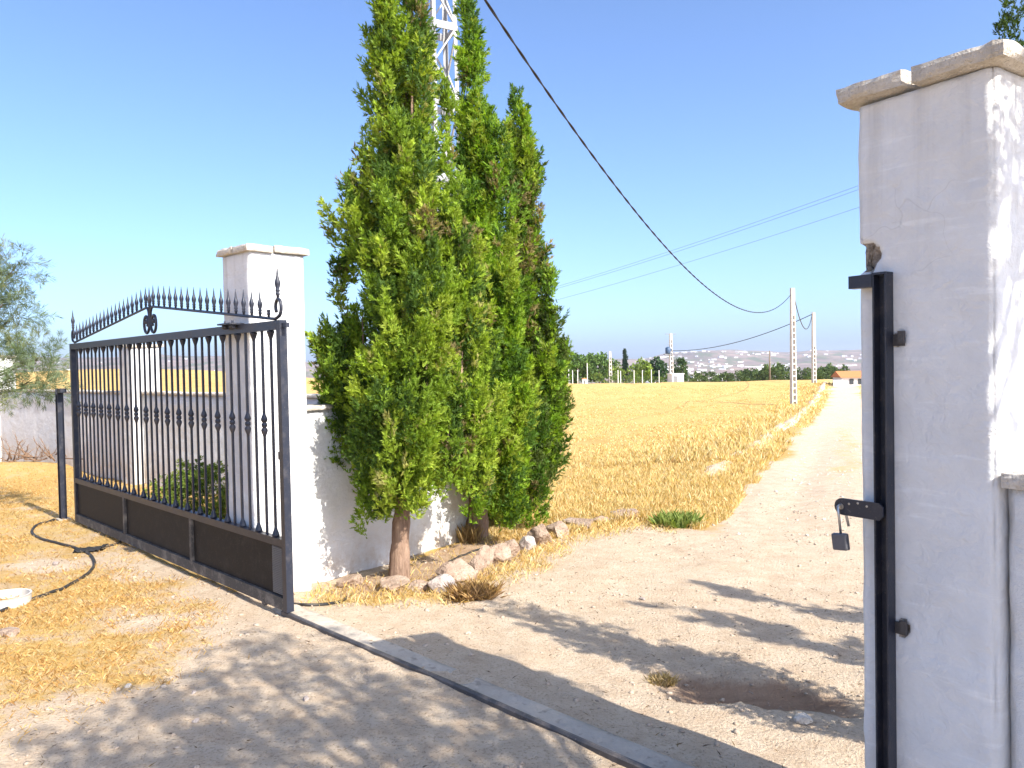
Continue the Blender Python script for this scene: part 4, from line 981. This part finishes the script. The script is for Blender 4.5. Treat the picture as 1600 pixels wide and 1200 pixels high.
# ------------------------------------------------------------------ poles and cables
def lattice_pole(name, label, base, H, w0, w1, pitch, m, group=None, solid_top=1.2, cross=False):
    t = thing(name, label, 'pole', base, .35, group)
    for s in (-1, 1):
        b = MB(); k = .28
        V = []
        for (z, w_) in ((-.3, w0), (H, w1)):
            x0, x1 = sorted((s * w_ / 2, s * w_ / 2 * (1 - k * 1.3))); V += [(x0, -w_ * .3, z), (x1, -w_ * .3, z), (x1, w_ * .3, z), (x0, w_ * .3, z)]
        b.add(V, [(3, 2, 1, 0), (4, 5, 6, 7), (0, 1, 5, 4), (1, 2, 6, 5), (2, 3, 7, 6), (3, 0, 4, 7)]); b.build('leg', m, t)
    z = .25; i = 0
    while z < H - solid_top:
        w_ = w0 + (w1 - w0) * z / H; b = MB(); e = w_ / 2 * .64
        b.box(-e, e, -w_ * .24, w_ * .24, z, z + pitch * .26); b.build('rung', m, t); z += pitch; i += 1
    w_ = w1 + (w0 - w1) * .1; b = MB(); b.box(-w_ * .31, w_ * .31, -w_ * .25, w_ * .25, H - solid_top, H - .01); b.build('head', m, t)
    if cross:
        b = MB(); b.box(-.75, .75, -.05, .05, H - .12, H - .04); b.build('cross_arm', M_GALV, t)
    return t
P2 = gnd(1240, 634); s2 = P2.y / F_PX
H2 = at(1237, 450, P2.y).z - P2.z
lattice_pole('lattice_pole', 'nearer concrete lattice pole standing beside the dirt track', P2, H2, .36, .24, .36, M_POLE, 'concrete poles', 1.6)
P3 = at(1272, 600, 72); P3.z = float(terrain(P3.x, P3.y)); H3 = at(1270, 488, 72).z - P3.z
lattice_pole('lattice_pole', 'farther concrete lattice pole on the crest of the field', P3, H3, .42, .27, .4, M_POLE, 'concrete poles', 3.2)
P1 = Vector((-.90, 10.6, 0)); P1.z = float(terrain(P1.x, P1.y))
# steel lattice mast behind the cypresses
mast = thing('lattice_mast', 'pale steel lattice mast rising behind the cypresses', 'mast', P1, .5)
H1, w0, w1 = 9.0, .46, .33
b = None
for sx in (-1, 1):
    for sy in (-1, 1):
        b = MB(); q = lambda z: Vector((sx * (w0 + (w1 - w0) * z / H1) / 2, sy * (w0 + (w1 - w0) * z / H1) / 2, z))
        a0, a1 = q(-.2), q(H1)
        for (ux, uy) in (((-sx * .055), -sy * .006), ((-sx * .006), -sy * .055)):
            V = []
            for c in (a0, a1): V += [c, c + Vector((ux, 0, 0)), c + Vector((ux, uy, 0)), c + Vector((0, uy, 0))]
            b.add(V, [(0, 1, 5, 4), (1, 2, 6, 5), (2, 3, 7, 6), (3, 0, 4, 7)])
        b.build('mast_leg', M_MAST, mast)
nb_ = 17
for i in range(nb_):
    z0 = .2 + i * .51; z1 = z0 + .51
    for face in range(4):
        ang = face * math.pi / 2; b = MB(); Mf = Matrix.Rotation(ang, 4, 'Z')
        wa = (w0 + (w1 - w0) * z0 / H1) / 2; wb_ = (w0 + (w1 - w0) * z1 / H1) / 2; s = 1 if (i + face) % 2 else -1
        b.tube([Mf @ Vector((-s * wa * .92, -wa - .003, z0)), Mf @ Vector((s * wb_ * .92, -wb_ - .003, z1))], .016, 4)
        if i % 2 == 0: b.box(-wa * .9, wa * .9, -wa - .012, -wa + .004, z0 - .05, z0 + .05, Mf)
        b.build('brace', M_MAST, mast)
def hang(name, label, A, B, sag, r, m, group=None, twist=False, n=60, cat='cable'):
    A, B = Vector(A), Vector(B); b = MB()
    f = lambda t: A.lerp(B, t) + Vector((0, 0, -4 * sag * t * (1 - t)))
    if not twist: b.tube([f(i / n) for i in range(n + 1)], r, 6)
    else:
        L = (B - A).length; n = int(L * 14); side = (B - A).cross(Vector((0, 0, 1))).normalized()
        for ph in (0, math.pi):
            b.tube([f(i / n) + (side * math.cos(i * .42 + ph) + Vector((0, 0, 1)) * math.sin(i * .42 + ph)) * r * .75 for i in range(n + 1)], r, 5)
    return b.build(name, m, None, True, label=label, cat=cat, group=group)
A1 = Vector((-.72, 10.45, 7.25))
hang('overhead_cable', 'thick twisted black cable sweeping down across the sky to the near concrete pole', A1, at(1235, 461, P2.y), 2.6, .013, M_CABLE, twist=True)
hang('overhead_cable', 'drooping cable between the two concrete poles', at(1241, 465, P2.y), at(1269, 491, 72), 1.6, .03, M_CABLE)
TPd = 98
hang('overhead_cable', 'dark cable from the far concrete pole down to the transformer pole', at(1269, 491, 72), at(1051, 548, TPd), .9, .035, M_CABLE)
for i, (ya, yb, lab) in enumerate(((440, 283, 'topmost of three thin wires between cypress and near pillar'), (446, 289, 'middle one of three thin wires between cypress and near pillar'), (464, 319, 'lowest of three thin wires between cypress and near pillar'))):
    hang('power_wire', lab, at(700, ya + 54 - i * 4, 60), at(1480, yb - 44 + i, 34), .45, .008, M_WIRE, 'power wires', cat='wire')

# transformer pole and hut
tb_ = at(1049, 600, TPd); tb_.z = float(terrain(tb_.x, tb_.y)); hT = at(1046, 521, TPd).z - tb_.z
tp = lattice_pole('transformer_pole', 'pole with blue transformer beside the small white hut beyond the field', tb_, hT, .62, .3, .55, M_POLE, None, .8, True)
b = MB(); b.lathe([(.30, 0), (.34, .05), (.34, .75), (.28, .8), (.1, .9)], (-.42, 0, hT - 2.6), 14); b.build('transformer', M_BLUE, tp, True)
b = MB(); b.box(-1.0, .2, -.2, .2, hT - 2.75, hT - 2.62); b.build('platform', M_GALV, tp)
hb = at(1052, 602, TPd - 3); zz = float(terrain(hb.x, hb.y))
hut = thing('hut', 'small white flat-roofed transformer hut beyond the field', 'hut', (hb.x + .3, hb.y, zz), .15)
hh = at(1052, 585, TPd - 3).z - zz
b = MB(); b.box(-.75, .75, -.8, .8, -.5, hh); b.build('wall', M_WHITE, hut)
b = MB(); b.box(-.82, .82, -.88, .88, hh + .002, hh + .12); b.build('roof', M_WHITE, hut)
b = MB(); b.box(-.5, -.1, -.84, -.803, -.1, hh - .2); b.build('door', M_GALV, hut)

# ------------------------------------------------------------------ far trees and posts
def far_tree(name, label, px, ytop, Y, wpx, cols, seed, group=None, kind='round', k=70, ybase=600):
    rg = np.random.default_rng(seed); p = at(px, ybase, Y); z = float(terrain(p.x, Y)); top = at(px, ytop, Y).z; H = top - z; Wd = wpx / F_PX * Y / 2
    t = thing(name, label, 'tree', (p.x, Y, z), 0, group)
    if kind == 'cone':
        u = rg.uniform(0, 1, k); th = rg.uniform(0, 6.28, k); r = Wd * (1 - u) ** .7 * rg.uniform(.5, 1, k); off = np.stack([np.cos(th) * r, np.sin(th) * r, H * (.08 + .9 * u)], 1); sc = H * .14
        tm = PLUMES
    else:
        off = rg.normal(0, 1, (k, 3)); off /= np.linalg.norm(off, axis=1, keepdims=True); off *= rg.uniform(.35, 1, (k, 1)) ** .5 * np.array([Wd, Wd * .8, H * .42]) * (.75 + .5 * vnoise(off[:, 0] * 2 + seed, off[:, 2] * 2, 4))[:, None]; off[:, 2] += H * .54; sc = min(H * .2, Wd * .5); tm = BLOB
    d = off - np.array([0, 0, H * .4]) + rg.normal(0, .4 * Wd, (k, 3)) + np.array([0, 0, .3 * H]); V, Q, Cc = instance(tm, off, d, sc * rg.uniform(.7, 1.4, k), pick(rg, k, cols, [1] * len(cols)), rg)
    put('crown', np_mesh('crown', V, Q, {'col': Cc}), M_FAR, t)
    b = MB(); b.tube([(0, 0, -.5), (.05, 0, H * .3), (0, .05, H * .6)], [H * .035, H * .028, H * .012], 7); b.build('trunk', M_BARK2, t, True)
    return t
MIDG = [(.11, .19, .04), (.14, .22, .05), (.09, .15, .04)]; LIME = [(.18, .26, .04), (.22, .29, .06)]; DKG = [(.03, .07, .025), (.045, .09, .03)]; BLUEG = [(.03, .055, .035), (.04, .07, .045)]
for i, a in enumerate(((868, 556, 118, 44, MIDG, 'broad green tree partly hidden by the rightmost cypress, beyond the field'), (903, 556, 120, 46, MIDG, 'broad leafy tree behind the tall white fence post'), (936, 557, 122, 48, MIDG, 'widest leafy tree of the clump beyond the field'))):
    far_tree('leafy_tree', a[5], a[0], a[1], a[2], a[3], a[4], 400 + i, 'trees beyond the field', k=150)
far_tree('dark_conifer', 'dark pointed conifer among the trees beyond the field', 977, 551, 116, 11, BLUEG, 405, None, 'cone', 130)
far_tree('lime_tree', 'small pale green tree left of the dark conifer', 962, 573, 112, 20, LIME, 406, k=70)
far_tree('lime_tree', 'bright yellow-green tree right of the dark conifer', 1000, 568, 114, 34, LIME, 407, k=110)
far_tree('leafy_tree', 'dark green tree left of the transformer pole', 1026, 565, 118, 34, DKG, 408, k=110)
far_tree('leafy_tree', 'round green tree right of the transformer pole', 1063, 561, 112, 24, [(.05, .10, .03), (.08, .13, .03)], 409, k=110)
for i in range(9):
    far_tree('hedge_bush', f'{ordinal(i)} low bush from the left in the green hedge beyond the field', 935 + i * 13.5, 585 + (i * 5) % 4, 100, 20, LIME + MIDG, 420 + i, 'bushes of the far hedge', k=36)
ow = [(1085, 583, 30), (1108, 582, 28), (1130, 584, 24), (1152, 582, 24), (1168, 579, 28), (1186, 576, 30), (1206, 572, 34), (1222, 575, 28), (1250, 580, 26), (1268, 579, 26), (1284, 576, 26), (1298, 574, 24), (1313, 575, 22)]
for i, (px, yt, wp) in enumerate(ow):
    far_tree('orchard_tree', f'{ordinal(i)} orchard tree from the left in the dark green row beyond the field', px, yt, 150 + (i * 7) % 20, wp + 6, [(.09, .13, .035), (.11, .16, .04), (.07, .11, .03)], 440 + i, 'orchard trees beyond the field', k=90)
for i, (px, yt) in enumerate(((882, 578), (889, 578), (895, 579), (903, 579), (918, 568), (966, 579), (970, 580), (991, 579), (1004, 579), (1018, 578), (1030, 579))):
    p = at(px, 602, 90); z = float(terrain(p.x, 90)); h = at(px, yt, 90).z - z
    b = MB(); b.box(-.035, .035, -.035, .035, -.3, h); b.box(-.042, .042, -.042, .042, h + .002, h + .05)
    b.build('fence_post', M_WHITE, None, loc=(p.x, 90, z), label='tall white post standing out above the far fence posts' if i == 4 else f'{ordinal(i)} thin white post from the left in front of the far trees', cat='post', group='far fence posts')
p = at(1203, 600, 84); z = float(terrain(p.x, 84)); h = at(1202, 548, 84).z - z
b = MB(); b.tube([(0, 0, -.3), (0, 0, h * .5), (0, 0, h)], [.11, .09, .06], 8); b.build('wooden_pole', M_BARK2, None, True, loc=(p.x, 84, z), label='thin grey wooden pole left of the near concrete pole', cat='pole')
p = at(954, 600, 100); z = float(terrain(p.x, 100)); h = at(954, 549, 100).z - z
lattice_pole('lattice_pole', 'slender far lattice pole among the leafy trees', Vector((p.x, 100, z)), h, .5, .25, .5, M_POLE, 'concrete poles', .6)
# gate lodge by the far posts
p = at(913, 601, 88); z = float(terrain(p.x, 88)); t = thing('gate_box', 'tiny white meter box with dark opening by the far posts', 'box', (p.x, 88, z), .1)
h = at(913, 592, 88).z - z
b = MB(); b.box(-.22, .22, -.2, .2, -.3, h); b.build('wall', M_WHITE, t); b = MB(); b.box(-.05, .08, -.22, -.203, .1, h - .15); b.build('door', M_GLASS, t); b = MB(); b.box(-.26, .26, -.24, .24, h + .002, h + .08); b.build('roof', M_TILE, t)
# house at the end of the track
p = at(1338, 602, 66); z = float(terrain(p.x, 66)); hh = at(1326, 590, 66).z - z
t = thing('house', 'low white house with orange tiled roof at the end of the track', 'house', (p.x + .9, 67.5, z), -.15)
b = MB(); b.box(-1.8, 2.4, -1.5, 1.5, -.6, hh); b.build('wall', M_WHITE, t)
b = MB(); r0, r1 = hh + .003, at(1326, 580, 66).z - z
b.add([(-1.95, -1.7, r0), (2.55, -1.7, r0), (2.55, 1.7, r0), (-1.95, 1.7, r0), (-1.95, 0, r1), (2.55, 0, r1)], [(0, 1, 5, 4), (2, 3, 4, 5), (0, 4, 3), (1, 2, 5), (3, 2, 1, 0)]); b.build('roof', M_TILE, t)
for x in (-1.2, -.5): b = MB(); b.box(x, x + .35, -1.54, -1.503, .15, hh - .12); b.build('window', M_GLASS, t)
b = MB(); b.box(-2.6, -1.81, -1.9, -1.75, -.6, hh * .75); b.build('garden_wall', M_WHITE, t)

# town across the valley
rg = np.random.default_rng(500); V = []; Q = []; n = 620
b = MB()
for i in range(n):
    px = rg.uniform(1000, 1420) if i % 5 else rg.uniform(-300, 700); Y = 1100 + 3000 * rg.uniform(0, 1) ** 1.1; X = (px - 800) / F_PX * Y
    if fbm(np.array([X * .004]), np.array([Y * .004]), 3, 510)[0] < .45: continue
    z = float(hill_h(np.array([X]), np.array([Y]))[0]) ; s = rg.uniform(2.5, 6); l = s * rg.uniform(1, 2.2); h = rg.uniform(3, 7)
    if rg.uniform() < .06: l *= 5; h = 4
    M_ = Matrix.Translation((X, Y, z)) @ Matrix.Rotation(rg.uniform(-.5, .5), 4, 'Z')
    b.box(-l, l, -s, s, -6, h, M_)
b.build('far_town', M_WHITE, None, kind='stuff', label='scattered white buildings of a town across the valley')

# haze in the air
b = MB(); b.box(-7500, 7500, -300, 8500, -75, 135)
mh = bpy.data.materials.new('valley_haze'); mh.use_nodes = True; tn = mh.node_tree; tn.nodes.clear()
pv = tn.nodes.new('ShaderNodeVolumePrincipled'); pv.inputs['Color'].default_value = (.80, .88, 1.0, 1); pv.inputs['Density'].default_value = .00014; pv.inputs['Anisotropy'].default_value = .2
oo = tn.nodes.new('ShaderNodeOutputMaterial'); tn.links.new(pv.outputs[0], oo.inputs['Volume'])
hz = b.build('haze', mh, None, kind='stuff', label='thin pale haze lying over the valley')
